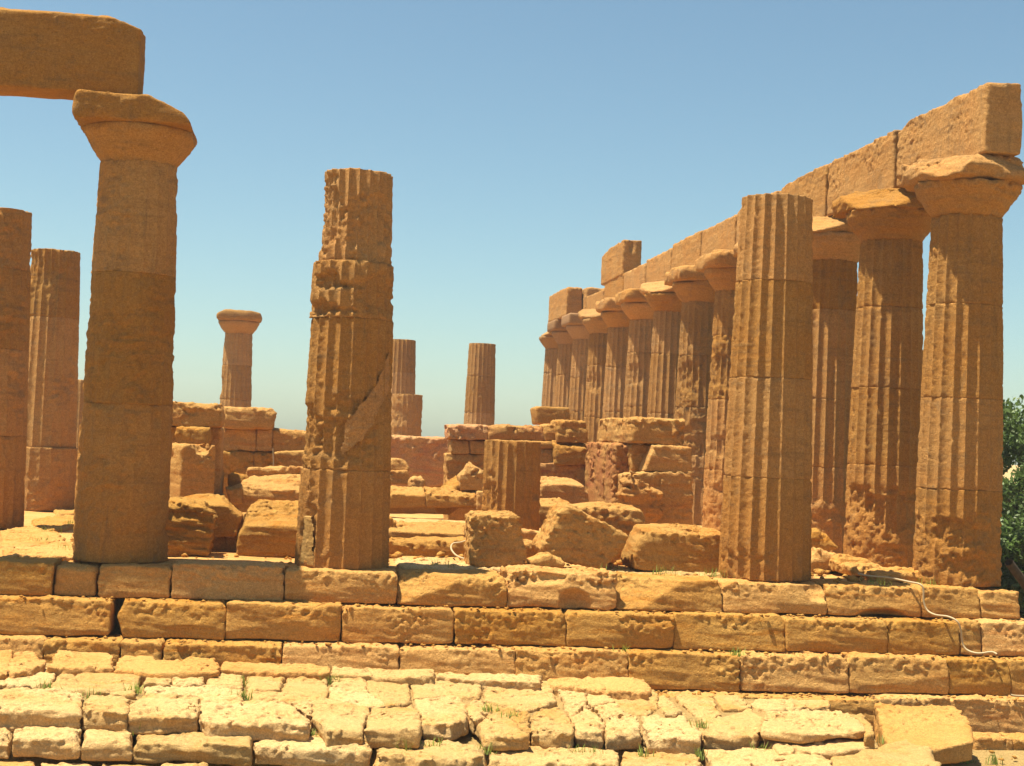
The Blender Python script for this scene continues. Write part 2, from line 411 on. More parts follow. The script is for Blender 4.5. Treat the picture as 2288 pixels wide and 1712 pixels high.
def capital_meshes(x, y, seed, wear, res, cuts_e=(), cuts_a=(), rt=0.505, half=0.83, bites=(), new=False):
    prof = [(0, -0.02), (rt, -0.02), (rt + 0.02, 0.035), (rt + 0.075, 0.10), (rt + 0.15, 0.19), (0.72, 0.29), (0.775, 0.38), (0.785, 0.48), (0, 0.50)]
    def mk(fn, lo, hi, cuts, **kw):
        def f(X, Y, Z, r):
            d = plane_cut(fn(X, Y, Z, r), X, Y, Z, cuts)
            for (q, rad) in bites:
                d = np.maximum(d, rad - np.sqrt((X-q[0])**2 + (Y-q[1])**2 + (Z-q[2])**2))
            return d
        return carve(f, lo, hi, res, seed=seed, **kw)
    def ech(X, Y, Z, r): return polysdf(np.sqrt(X*X + Y*Y), Z, prof)
    def aba(X, Y, Z, r):
        a, b, e = np.abs(X) - half + r, np.abs(Y) - half + r, np.abs(Z - 0.66) - 0.195 + r
        return np.minimum(np.maximum(np.maximum(a, b), e), 0) + np.sqrt(np.maximum(a,0)**2 + np.maximum(b,0)**2 + np.maximum(e,0)**2) - r
    kw = dict(amp=0.25, pits=0, strata=0, chip=0) if new else dict(amp=0.5 + 0.45*wear, pits=0.6 + 0.5*wear, strata=0.4 + 0.5*wear, chip=0)
    E_ = mk(ech, (-.8, -.8, -.05), (.8, .8, .5), cuts_e, **kw)
    kw['chip'] = 0 if new else 0.3 + wear*1.2; kw['topwear'] = 0.3
    A_ = mk(aba, (-half, -half, .48), (half, half, .86), cuts_a, **kw)
    return E_, A_
def column(x, y, label, z0=0.0, top=SHAFT, capital=None, drums=(1.35, 2.75, 4.2), flute=0.036, ero=0.0, dents=(), seed=1, group=None,
           rb=0.655, rt=0.52, far=False, top_rough=0.0, mat=None, name='column', cat='column', ebase=0.0, scale_r=1.0, lump=0.8, seam=0.7, shifts={}, grows={}):
    dist = y + 21.8
    nth = 240 if dist < 30 else (160 if dist < 42 else 120); dz = 0.028*max(1, dist/22)
    root = empty(name, (x, y, z0)); tag(root, label, cat, group)
    def rad(Z):
        t = np.clip((Z + z0)/SHAFT, 0, 1); return scale_r*(rb + (rt - rb)*t + 0.012*np.sin(math.pi*t))
    js = [0.0] + [d for d in drums if d < top - z0 - 0.15] + [top - z0]
    for k in range(len(js) - 1):
        J = POOL.submit(shaft_drum, js[k], js[k+1], x, y, rad, flute, ero, dents, seed + k*0.37, nth, dz, top_rough if k == len(js) - 2 and not capital else 0.0, ebase, lump, seam, shifts.get(k, (0, 0)), grows.get(k, 1.0))
        link('drum', mesh_later('drum', J, mat or (M_FAR if y > 13 else M_COL)), root)
    if capital is not None:
        E_, A_ = capital_meshes(x, y, seed, res=max(0.024, 0.001*dist), **capital)
        cm = M_SMOOTH if capital.get('new') else (M_FAR if y > 25 else M_COL)
        c = link('capital', mesh_later('capital', E_, cm), root, (0, 0, top - z0))
        link('abacus', mesh_later('abacus', A_, cm), c)
    return root

FX = 7.595
FL = [0, 2.96, 6.02, 9.08, 12.14, 15.2, 18.26, 21.32, 24.38, 27.44, 30.5, 33.56, 36.51]
PI = math.pi

# front row
column(-4.62, 0, 'tall smooth shaded front column whose capital, broken at right, carries the beam at left', capital=dict(wear=0.25,
       cuts_a=(((0.12, 0, 0.87), (0.42, 0, 0.92)), ((0.62, 0, 0.66), (0.8, 0, 0.6)), ((0.79, 0, 0.5), (1, 0, 0.1))), cuts_e=(((0.74, 0, 0.4), (1, 0, 0.2)),), bites=(((-0.86, -0.05, 0.22), 0.29), ((-0.80, -0.45, 0.20), 0.24))),
       drums=(2.15, 3.95), flute=0.022, ero=0.34, seed=2.1, seam=0.3, rb=0.665, rt=0.535, lump=0.55, dents=((2.0, 1.9, 0.5, 0.25, 0.05), (-1.5, 2.1, 0.3, 0.2, 0.04), (1.6, 0.45, 0.4, 0.12, 0.05)), ebase=0.3)
column(-1.555, 0, 'battered middle column without capital, upper left side broken away and patched with mortar', top=5.58, drums=(1.36, 3.48, 4.28), flute=0.05, ero=-0.42, seed=5.4,
       rb=0.665, rt=0.515, top_rough=0.05, lump=0.8, shifts={3: (0.0, 0), 2: (-0.02, 0.01)}, grows={3: 0.94, 2: 1.03}, dents=((-1.2, 4.9, 0.8, 0.6, 0.055), (-0.75, 3.98, 0.6, 0.15, 0.09), (-1.0, 3.60, 1.0, 0.12, 0.10), (-1.3, 1.85, 0.7, 0.5, 0.05),
       (-0.1, 1.75, 0.9, 0.36, 0.045), (0.1, 2.25, 0.7, 0.18, 0.04), (-0.95, 0.55, 0.30, 0.6, 0.05), (0.75, 3.85, 0.9, 0.3, 0.045), (0.8, 2.3, 1.1, 0.95, 0.015), (0.4, 4.75, 0.9, 0.5, 0.045)))
column(4.62, 0, 'tall well preserved fluted column without capital, in front of the long right colonnade', top=5.6, drums=(1.47, 2.92, 4.34), flute=0.056, ero=-0.75, seed=8.8, rb=0.675, rt=0.525, top_rough=0.04,
       dents=((-0.9, 0.15, 0.9, 0.3, 0.03),))
# right colonnade
REST = ['nearest column of the right colonnade at the front right corner, foot worn into rough layers', 'second column of the right colonnade behind the corner column, orange shaded foot',
        'third column of the right colonnade, half seen beside the tall column without capital', 'column of the right colonnade hidden behind the tall column without capital',
        'right colonnade column seen just left of the tall column without capital, pitted shaft', 'right colonnade column with lichen stained foot, two left of the tall column without capital',
        'right colonnade column with rough yellow topped capital, three left of the tall capless column', 'right colonnade column midway along the row with a stepped patch in its shaft',
        'fluted right colonnade column below the raised frieze block', 'right colonnade column with a rounded worn capital next to the two renewed capitals',
        'right colonnade column with the larger sharp edged renewed capital', 'right colonnade column with the smaller renewed capital, last but one of the row', 'last and farthest column of the right colonnade with rounded capital at its left end']
for i, y in enumerate(FL):
    cap = dict(wear=0.85)
    dents = (); ero = -0.42 + 0.12*((i*7) % 5)/4; eb = 0.0
    if i == 0:
        cap = dict(wear=1.2, cuts_a=(((-0.62, -0.5, 0.62), (-0.5, -0.3, 0.55)), ((0.3, -0.72, 0.7), (0.25, -0.8, 0.5)), ((0.8, 0, 0.6), (1, -0.2, 0.6))))
        ero = -0.55; eb = 0.95; dents = ((1.7, 0.95, 0.7, 0.5, 0.07), (-0.5, 0.75, 0.8, 0.28, 0.06), (-0.2, 0.3, 0.7, 0.2, 0.05))
    if i == 1:
        cap = dict(wear=1.2, cuts_a=(((-0.55, -0.3, 0.62), (-0.45, -0.45, 0.8)),)); ero = -0.55; eb = 0.9; dents = ((0.0, 0.95, 1.2, 0.4, 0.06), (-1.2, 1.1, 0.6, 0.3, 0.06))
    if i == 2: ero = -0.55; eb = 0.9; cap = dict(wear=1.2, cuts_a=(((-0.55, -0.3, 0.62), (-0.35, -0.35, 0.9)),))
    if i in (3, 6, 9): cap = dict(wear=1.2, cuts_a=(((-0.5, -0.2, 0.66), (-0.5, -0.3, 0.9)),))
    if i in (4, 5): ero = 0.16; dents = ((-0.9, 3.6, 0.8, 0.5, 0.06), (-0.6, 1.9, 0.8, 0.3, 0.05)); eb = 0.5
    if i in (7, 9): dents = ((-0.8, 3.9, 0.8, 0.35, 0.05),)
    if i in (10, 11): cap = dict(wear=0, new=True)
    if i == 12: cap = dict(wear=0.9, cuts_a=(((-0.5, 0, 0.62), (-0.6, 0, 0.8)),))
    jz = (1.4 + 0.1*((i*3) % 4), 2.75 + 0.12*((i*5) % 3), 4.15 + 0.1*((i*2) % 5))
    column(FX, y, REST[i], capital=cap, drums=jz, flute=0.052, ero=ero, dents=dents, seed=20 + i*2.3, group='columns of the right colonnade', ebase=eb, rb=0.655)
# left flank and far end
column(-FX, FL[2], 'shaded capless column cut by the left edge of the picture', top=5.55, drums=(1.6, 3.1, 4.5), flute=0.03, ero=0.25, seed=61, group='columns of the left flank', top_rough=0.06)
column(-FX, FL[4], 'capless column beside the left edge column, with sunlit flutes and rounded top', top=5.56, drums=(1.33, 4.1), grows={0: 1.12}, flute=0.036, ero=-0.12, seed=66, group='columns of the left flank', top_rough=0.1,
       dents=((-0.6, 5.1, 1.2, 0.5, 0.04),), ebase=0.9)
column(-FX - 0.1, FL[6], 'low column remnant showing only as a sunlit sliver left of the tall front column', top=2.97, drums=(1.4,), flute=0.036, ero=-0.2, seed=69, group='columns of the left flank')
column(-4.62, FL[12], 'distant lone column with worn capital rising behind the left ruined blocks', capital=dict(wear=0.7, cuts_a=(((0.5, 0, 0.84), (0.2, 0, 0.9)), ((-0.6, 0, 0.8), (-0.5, 0, 0.9)))), drums=(1.5, 3.0, 4.3), flute=0.036, ero=0.0, seed=71, group='far columns of the temple end', dents=((-1.4, 3.5, 0.5, 0.4, 0.05),))
column(1.54, FL[12], 'distant capless column peeking out right beside the battered middle column', top=5.56, drums=(1.4, 2.9, 4.3), seed=73, ero=-0.2, group='far columns of the temple end')
column(4.62, FL[12], 'distant capless column standing alone against the sky, between the battered column and the right colonnade', top=5.56, drums=(1.5, 2.9, 4.3), seed=75, ero=-0.2, group='far columns of the temple end', rb=0.64)
column(1.5, 32.0, 'short distant column stump with rounded top in front of the capless one', top=3.36, drums=(1.6,), seed=77, ero=0.3, flute=0.03, name='column_stump', cat='column stump', dents=((-0.8, 2.6, 0.9, 0.4, 0.05), (-0.6, 2.0, 0.7, 0.2, 0.05)), rb=0.60, rt=0.5)
column(1.54, 5.1, 'fluted column stump standing upright behind the squarish fallen block', z0=0.25, top=1.86, drums=(), seed=79, ero=0.1, flute=0.04, name='column_stump', cat='column stump', scale_r=0.82, dents=((-1.2, 0.5, 0.7, 0.5, 0.05),))
# mortar repairs on the battered column: skins that stand a little proud of the shaft
pc = [o for o in COL.objects if o.get('label', '').startswith('battered middle column')][0]
def mortar(z0, z1, rad, inside, label, mat):
    V, F = shaft_drum(z0, z1, -1.54, 0, rad, 0.006, -1, (), 3, 240, 0.012, lump=0.3)
    th = np.arctan2(V[:, 0], -V[:, 1]); k = inside(th + 0.03*np.sin(V[:, 2]*9) + 0.015*np.sin(V[:, 2]*31), V[:, 2] + 0.03*np.sin(th*5) + 0.012*np.sin(th*23)) & (np.hypot(V[:, 0], V[:, 1]) > 0.4)
    o = link('mortar_patch', mesh_np('mortar_patch', V, F[k[F].all(1)], mat), pc); o['label'] = label
mortar(0.02, 0.70, lambda Z: 0.642 - 0.02*Z, lambda t, z: (t > -1.15) & (t < -0.70 - 0.25*(z - 0.3)), 'smooth pale mortar patch at the foot', M_MORT)
mortar(1.5, 3.3, lambda Z: 0.658 - 0.029*Z, lambda t, z: (t > -0.15) & (t < 1.25) & (z > 1.50 + 0.72*(t + 0.15)) & (z < 1.98 + 0.78*(t + 0.15)), 'broad diagonal band of orange mortar across the shaft', M_COL)
# ------------------------------------------------------------------ architraves
o = box_stone('architrave', -8.45, -4.61, -0.66, 0.02, 6.345, 7.43, M_COL, chip=0.5, amp=0.5, strata=0.35, pits=0.7,
              cuts=(((-4.85, 0, 7.42), (0.36, -0.12, 1.0)), ((-6, -0.62, 7.40), (0, -0.5, 1))))
tag(o, 'long dark stone beam on the left front capital, cut by the picture\'s left edge', 'architrave')
AX0, AX1 = FX - 0.11, FX + 0.46
arl = ['nearest beam block of the right colonnade, its square end over the corner capital', 'second beam block of the right colonnade with a red brown joint', 'third beam block of the right colonnade, just right of the tall column without capital',
       'beam block of the right colonnade mostly behind the tall column without capital', 'beam block of the right colonnade just left of the tall column without capital', 'beam block of the right colonnade, second left of the tall column without capital',
       'beam block of the right colonnade, third left of the tall column without capital', 'beam block of the right colonnade in front of the raised frieze block', 'low beam block of the right colonnade below the raised frieze block',
       'beam block of the right colonnade behind the raised frieze block']
ends = [-0.78, 2.64] + FL[2:11]
for i in range(10):
    top = 7.35 + (0.04, 0.02, 0.04, 0.0, -0.06, -0.02, -0.10, -0.16, -0.14, -0.35)[i]
    o = box_stone('architrave_block', AX0, AX1, ends[i] + (0.0 if i == 0 else 0.06), ends[i+1] - 0.06, 6.345, top, M_COL, chip=0.45, amp=0.55 if i != 1 else 0.7, strata=0.3, pits=0.7,
                  cuts=(((AX0, ends[i+1] - 0.5, top - 0.02), (-0.5, 0.25, 1)),) if i in (0, 2) else ())
    tag(o, arl[i], 'architrave', 'beam blocks along the right colonnade')
o = box_stone('frieze_block', AX0 - 0.02, AX1 + 0.02, 24.5, 27.9, 7.12, 8.25, M_COL, chip=0.3, amp=0.7, cuts=(((AX0, 27, 8.22), (0, 0.10, 1)),), bites=(((7.75, 24.45, 8.1), (0.12, 0.15, 0.3)),))
tag(o, 'raised squared frieze block standing alone on top of the right colonnade', 'frieze block')
o = box_stone('architrave_end', 6.88, 7.46, 31.0, 34.9, 6.345, 7.38, M_COL, chip=0.3)
tag(o, 'inner beam block at the far end of the right colonnade, above the renewed capitals', 'architrave')
o = box_stone('architrave_block', 7.49, 8.3, 30.6, 34.5, 6.345, 7.36, M_COL, chip=0.3)
tag(o, 'outer beam block at the far end of the right colonnade, set back in shade', 'architrave', 'beam blocks along the right colonnade')

# ------------------------------------------------------------------ steps (crepidoma)
def course(name, ordn, Yf, zt, zb, depth, joints, ymid, mat, group, special=None, word='step'):
    special = special or {}
    for k in range(len(joints) - 1):
        xa, xb = at(joints[k], ymid + 0.037*(joints[k] - 1144), Yf)[0], at(joints[k+1], ymid + 0.037*(joints[k+1] - 1144), Yf)[0]
        sp = dict(special.get(k, {})); lab = sp.pop('label', None); dzt = sp.pop('dz', 0.0); yo = sp.pop('dy', 0.0)
        kw = dict(chip=0.42, amp=0.9, pits=1.0, strata=0.45); kw.update(sp)
        if 'cutf' in kw: kw['cuts'] = kw.pop('cutf')(xa, xb)
        if 'bitef' in kw: kw['bites'] = kw.pop('bitef')(xa, xb)
        ln = random.uniform(0.12, 0.24)                                        # lean added to the risers so the high sun lights their fronts
        kw['cuts'] = tuple(kw.get('cuts', ())) + (((xa, Yf, zb + 0.06), (random.uniform(-.03, .03), -1, ln)),)
        o = box_stone(name, xa + 0.004, xb - 0.004, Yf + yo + random.uniform(-0.012, 0.012), Yf + depth, zb, zt + dzt + random.uniform(-0.015, 0.012), mat, **kw)
        tag(o, lab or ordn % k, word, group)
random.seed(3)
ORD = ['first', 'second', 'third', 'fourth', 'fifth', 'sixth', 'seventh', 'eighth', 'ninth', 'tenth', 'eleventh', 'twelfth', 'thirteenth']
J1 = [-262, -60, 119, 217, 383, 636, 889, 1133, 1381, 1616, 1850, 2060, 2192, 2284]
S1 = {1: dict(label='shaded top step block at the left edge of the picture', dz=0.0, chip=0.3),
      2: dict(label='short shaded top step block below the left side of the tall front column', chip=0.5, dz=-0.03, dy=0.05), 3: dict(label='top step block directly under the tall left front column, with cracked right corner', chip=0.45),
      4: dict(label='long grey brown top step block between the two left front columns', chip=0.3, dz=0.03),
      5: dict(label='pitted top step block carrying the battered middle column', chip=0.6, pits=1.6),
      6: dict(label='top step block worn to a slope, with the battered column\'s shadow on it', chip=1.0, amp=1.3, cutf=lambda a, b: (((a + 0.35, -0.95, -0.30), (-0.30, -0.8, 0.75)), ((b - 0.3, -0.93, -0.05), (0.1, -0.6, 0.9)))),
      7: dict(label='lumpy hollowed top step block in the middle below the tilted boulder', chip=1.0, amp=1.5, pits=1.6, dz=0.06, bitef=lambda a, b: (((a + 0.95, -1.05, -0.33), (0.28, 0.28, 0.25)), ((a + 0.5, -1.0, 0.02), (0.5, 0.22, 0.16)))),
      8: dict(label='top step block worn to a bright slanting surface, left of the tall fluted column', chip=0.8, amp=1.2, cutf=lambda a, b: (((a + 0.75, -0.95, -0.20), (-0.30, -0.75, 0.62)),)),
      9: dict(label='top step block under the tall fluted column, broken by a notch at its right', chip=0.6, bitef=lambda a, b: (((b - 0.12, -1.0, -0.05), (0.22, 0.3, 0.2)),)),
      10: dict(label='top step block with undercut lower edge, right of the tall fluted column', chip=0.5, bitef=lambda a, b: (((a + 0.8, -1.0, -0.47), (0.42, 0.25, 0.16)),)),
      11: dict(label='top step block beneath the corner column, with the white cable at its left end', chip=0.6),
      12: dict(label='last short block at the right end of the top step', chip=0.9, amp=1.2, dz=-0.05)}
course('step_block', 'top step block %d, out of the picture', -0.95, 0.0, -0.425, 0.95, J1, 1318, M_STEP, 'blocks of the top step', S1)
J2 = [-230, -20, 246, 503, 763, 1017, 1267, 1506, 1758, 1984, 2147, 2196, 2420]
S2n = {1: dict(label='second step block at the left edge of the picture, orange with a worn upper edge', chip=0.6), 2: dict(label='second step block with a slanting left end beside an open gap', chip=0.7, cutf=lambda a, b: (((a + 0.10, 0, -0.65), (-1, 0, -0.35)), ((a + 0.06, 0, -0.7), (-1, 0, 0.4)),)),
       3: dict(label='second step block with ragged top below the long grey brown block', chip=0.7, pits=1.3), 4: dict(label='second step block with light ragged top edge, below the battered column'),
       5: dict(label='smooth fronted second step block, just left of the middle of the stair'), 6: dict(label='second step block with sandy chipped front, below the lumpy hollowed block', chip=0.7, pits=1.5),
       7: dict(label='second step block below the bright slanting block', chip=0.5), 8: dict(label='second step block below the tall fluted column', chip=0.4), 9: dict(label='dark fronted second step block under the undercut block', chip=0.35),
       10: dict(label='narrow second step block beside the white cable', chip=0.35), 11: dict(label='second step block at the right edge of the picture', chip=0.3)}
S2n[9].update(chip=0.3)
course('step_block', 'second step block %d, out of the picture', -1.35, -0.43, -0.895, 0.75, J2, 1408, M_STEP, 'blocks of the second step', S2n)
J3 = [-220, -30, 94, 268, 362, 631, 893, 1153, 1408, 1654, 1899, 2120, 2261, 2440]
S3 = {k: dict(label=l) for k, l in {1: 'third step block at the left edge, its front sunk behind the paving', 2: 'second from left of the sunk third step blocks', 3: 'short third step block sunk behind the paving, left of the longest one',
      4: 'longer sunk third step block with grass along its foot, at left', 5: 'smooth sunk third step block with a dark gap below its right part', 6: 'third step block left of centre with a pale crumbly front', 7: 'third step block in the middle behind the tilted rounded slab',
      8: 'tall sunlit third step block just right of the rounded slab', 9: 'third step block with a ragged orange hollow in its front', 10: 'squared third step block with pale chipped upper corners', 11: 'dark third step block under the end of the white cable', 12: 'third step block at the right edge of the picture'}.items()}
S3[9].update(chip=0.8, amp=1.2, bitef=lambda a, b: (((a + 0.9, -1.83, -1.02), (0.5, 0.12, 0.10)),)); S3[10].update(chip=0.7)
course('step_block', 'third step block %d, out of the picture', -1.75, -0.90, -1.385, 0.75, J3, 1492, M_STEP, 'blocks of the third step', S3)
J4 = [-220, 100, 420, 700, 980, 1250, 1500, 1640, 1966, 2440]
S4 = {6: dict(label='fourth step block showing as a thin bright strip behind the paving'), 7: dict(label='fourth step block whose right half stands clear of the paving'), 8: dict(label='long lowest step block at the right edge, above the small footing stones')}
for k in range(6): S4[k] = dict(label='buried fourth step block under the paving', chip=0.1)
course('step_block', 'fourth step block %d', -2.15, -1.40, -1.865, 0.75, J4, 1590, M_STEP, 'blocks of the fourth step', S4)

# ------------------------------------------------------------------ paving in front
TZ = -1.17
def tz(pts): return -1.14 - 0.24*min(1, max(0, (sum(p[0] for p in pts)/len(pts) - 200)/1300))     # the terrace falls away to the right
PAV = [  # enlargement, outline, height above the terrace plane, thickness, label
 (8, [(-60,720),(70,700),(75,722),(42,830),(-60,860)], .09, .3, 'paving stone cut by the left edge, in the row along the steps'),
 (8, [(92,705),(215,700),(238,745),(282,762),(268,790),(64,835),(48,790)], .10, .3, 'lumpy two part paving stone near the left edge, in the row along the steps'),
 (8, [(360,712),(678,712),(697,740),(690,797),(300,800),(290,786)], .10, .3, 'flat oblong paving slab with a slanting left end, in the row along the steps'),
 (8, [(738,730),(940,730),(964,762),(1322,750),(1350,800),(1346,828),(1000,836),(712,822)], .09, .3, 'long notched paving slab with orange front, in the row along the steps'),
 (8, [(1372,760),(1540,765),(1562,750),(1945,755),(1952,785),(2040,795),(2040,832),(1690,832),(1370,822)], .09, .3, 'long pale stepped paving slab, left of the middle in the row along the steps'),
 (9, [(348,705),(400,675),(880,680),(905,705),(905,768),(720,770),(348,748)], .09, .3, 'long paving slab with pointed left end, in the row along the steps'),
 (9, [(922,745),(1050,690),(1460,695),(1492,750),(1494,795),(1300,788),(922,766)], .10, .3, 'paving slab left of a dark gap and of the rounded slab'),
 (9, [(912,715),(960,690),(1002,700),(1000,714),(916,742)], .09, .25, 'small rounded stone wedged behind two long slabs of the row along the steps'),
 (9, [(1532,702),(1700,702),(1830,738),(1880,752),(2060,782),(2105,828),(2090,842),(1850,832),(1560,804),(1526,782)], .11, .3, 'orange rounded slab lying tilted against the third step'),
 (8, [(-60,860),(20,862),(42,902),(-20,925),(-60,925)], .0, .3, 'sliver of paving at the left edge, middle row'),
 (8, [(30,880),(110,812),(338,802),(343,832),(320,890),(300,898),(60,908)], .02, .3, 'triangular paving stone near the left edge, middle row'),
 (8, [(392,816),(868,822),(868,852),(832,955),(326,932),(314,918)], .01, .3, 'largest flat pale paving slab at left, middle row'),
 (8, [(912,832),(1058,860),(1050,903),(892,898)], .03, .3, 'small rounded paving stone right of the largest pale slab'),
 (8, [(1064,850),(1240,832),(1274,870),(1250,893),(1120,912),(1062,882)], .03, .3, 'small knobbly paving stone in the middle row at left'),
 (8, [(1274,872),(1340,842),(1496,847),(1494,938),(1284,905)], .02, .3, 'five sided paving stone left of two square ones'),
 (8, [(1524,838),(1756,842),(1752,870),(1728,938),(1524,942)], .02, .3, 'square paving stone with a crumbling front, left of its larger twin'),
 (8, [(1782,842),(2008,852),(2022,882),(2018,985),(1744,948)], .02, .3, 'square pale paving stone, right of its smaller twin'),
 (9, [(338,748),(532,757),(538,820),(568,862),(352,808)], .02, .3, 'paving stone with a slanting front edge, left of centre in the middle row'),
 (9, [(548,772),(762,772),(782,902),(662,926),(602,888),(548,842)], .01, .3, 'roughly square paving stone with pointed front, left of centre'),
 (9, [(778,787),(1158,792),(1168,850),(1158,878),(1010,863),(802,882)], .01, .3, 'wide paving slab in the middle of the middle row'),
 (9, [(1174,797),(1545,802),(1582,888),(1420,946),(1184,888)], .01, .3, 'very large smooth pale slab right of centre'),
 (9, [(1578,812),(1680,817),(1748,850),(1738,908),(1660,966),(1628,910)], .02, .3, 'narrow slanting paving stone right of the very large smooth slab'),
 (9, [(1740,830),(1800,827),(1898,903),(1782,926),(1748,890)], .02, .3, 'small slanting paving stone, second right of the very large smooth slab'),
 (9, [(1830,840),(2120,848),(2150,925),(2080,965),(1920,945),(1905,905)], .01, .3, 'irregular paving slab near the end of the rounded slab'),
 (10, [(198,862),(240,852),(328,958),(256,976),(200,920)], .02, .3, 'narrow upright paving strip, right part of the middle row'),
 (10, [(294,867),(490,862),(542,968),(500,998),(442,1012)], .01, .3, 'wedge shaped paving slab, right part of the middle row'),
 (10, [(504,872),(650,877),(716,928),(698,938),(562,942)], .01, .3, 'thin paving slab beside the fourth step'),
 (10, [(708,907),(740,892),(1138,897),(1142,928),(800,946),(722,925)], .03, .25, 'long thin paving slab at the right end of the terrace'),
 (8, [(-60,938),(290,942),(518,952),(512,1000),(502,1075),(-60,1060)], .02, .205, 'big front stone of the terrace at the left edge with a hollow face'),
 (8, [(562,968),(838,978),(792,1010),(785,1085),(522,1072),(528,1000)], .02, .205, 'front terrace stone with rounded face, second from the left'),
 (8, [(862,982),(902,962),(1238,987),(1224,1085),(1000,1100),(804,1092),(793,1030)], .02, .205, 'front terrace stone with a flat shaded face, third from the left'),
 (8, [(1247,987),(1500,1002),(1760,1017),(1800,1047),(1918,1112),(1900,1150),(1300,1140),(1232,1100)], .01, .205, 'longest front terrace stone, its face split by a ledge'),
 (8, [(890,915),(1055,915),(1130,922),(1280,912),(1495,945),(1500,992),(1240,978),(900,955)], .0, .3, 'flat sliver of bright paving between middle row and front stones at left'),
 (8, [(1528,950),(1740,958),(2010,992),(2012,1025),(1920,1022),(1770,1010),(1530,995)], .0, .3, 'low bright stone below the two square paving stones'),
 (9, [(108,902),(238,907),(238,983),(190,958)], .01, .205, 'small triangular stone in a cleft between two front stones'),
 (9, [(335,822),(560,852),(640,912),(640,928),(560,930),(335,885)], .0, .35, 'slanting bright slab behind the cracked front stones'),
 (9, [(247,872),(330,887),(558,934),(527,1000),(522,1055),(330,1062),(242,985)], .01, .205, 'front terrace stone with a crack at its left, above a small wedge'),
 (9, [(562,934),(640,934),(800,912),(830,970),(825,1060),(700,1050),(532,1055),(532,985)], .01, .205, 'front terrace stone with a diagonal crack, left of centre'),
 (9, [(804,892),(1010,873),(1090,902),(1092,985),(1000,1030),(850,1020),(838,960)], .01, .205, 'front terrace stone with a shaded squared face, in the middle'),
 (9, [(1100,884),(1190,892),(1218,940),(1208,970),(1130,1000),(1098,960)], .0, .205, 'small five sided stone right of the middle front stone'),
 (9, [(1204,908),(1428,962),(1432,1055),(1380,1028),(1310,978),(1222,968)], .0, .205, 'bright slanting stone behind two rounded front stones'),
 (9, [(1142,1012),(1220,978),(1310,988),(1400,1060),(1430,1090),(1300,1100),(1190,1092)], -.02, .16, 'rounded dome like front stone with a tuft above it'),
 (9, [(1440,972),(1590,932),(1650,977),(1672,1040),(1660,1080),(1440,1080)], .0, .205, 'rounded front stone with a lit top and shaded square face, right of centre'),
 (9, [(1662,977),(1760,928),(1848,1020),(1828,1068),(1692,1060)], .0, .205, 'narrow rounded front stone, right of the square faced one'),
 (9, [(1788,932),(1900,922),(2028,1000),(2040,1065),(1852,1075),(1850,1015)], .0, .205, 'front stone with a bulging face, left of the sandy hollowed one'),
 (10, [(114,977),(256,987),(340,972),(440,1060),(432,1105),(150,1098),(124,1040)], .0, .205, 'sandy front stone with a hollow in its face'),
 (10, [(344,964),(440,1022),(545,984),(700,947),(788,982),(770,1040),(742,1078),(462,1075)], .0, .205, 'front stone with a ledge below a dark undercut, at right'),
 (10, [(802,957),(1190,938),(1328,1020),(1328,1060),(1000,1085),(774,1068)], .03, .10, 'ragged flat slab at the right end of the front row'),
 (10, [(792,1092),(1368,1087),(1374,1140),(1230,1170),(866,1172)], -.09, .12, 'long rounded stone lying under the ragged slab'),
]
for (zk, pts, dz, th, lab) in PAV:
    front = .2 < th < .22 or th < .18
    o = flat_stone('paving_stone', zpx(zk, pts), tz(zpx(zk, pts)) + dz, th, M_STEP if ('orange' in lab or 'along the steps' in lab and zk == 8) else M_PAVE, tilt=(random.uniform(-.02, .02), random.uniform(-.01, .03)), shrink=-0.006,
                   chip=0.4 if front else 0.2, amp=1.25 if front else 1.0, pits=1.1, strata=0.8 if front else 0.5, topwear=0.7)
    tag(o, lab, 'paving stone', 'paving stones in front of the steps')
o = flat_stone('stone_slab', zpx(10, [(1385,968),(1845,977),(1935,1045),(1942,1100),(1640,1138),(1510,1112),(1440,1092)]), -1.50, 0.30, M_STEP, tilt=(0, 0.12), chip=0.5, pits=0.7, strata=0.4)
tag(o, 'big smooth brown slab lying askew at lower right below the steps', 'stone slab')
for pts, lab in (([(1385,955),(1340,1035),(1265,960)], 'broken corner stone beside the big brown slab'), ([(1955,1112),(2148,1108),(2150,1125),(1955,1130)], 'small dark footing stone right of the big brown slab'),
                 ([(2168,1116),(2260,1116),(2262,1130),(2166,1130)], 'small footing stone at the right edge')):
    pass
for (xa, ya, xb, yb, lab) in ((2182, 1652, 2262, 1691, 'small dark footing stone right of the big brown slab'), (2268, 1654, 2340, 1691, 'small footing stone at the right edge of the picture')):
    o = face_stone('footing_stone', [(xa, ya), (xb, ya + 2), (xb, yb + 2), (xa, yb)], -2.75, 0.5, M_STEP, chip=0.4); tag(o, lab, 'footing stone')
o = flat_stone('paving_stone', zpx(10, [(1200,968),(1340,965),(1385,1040),(1400,1085),(1330,1090),(1325,1020)]), -1.36, 0.3, M_PAVE, chip=0.6); tag(o, 'worn stone tucked between the ragged slab and the big brown slab', 'paving stone', 'paving stones in front of the steps')

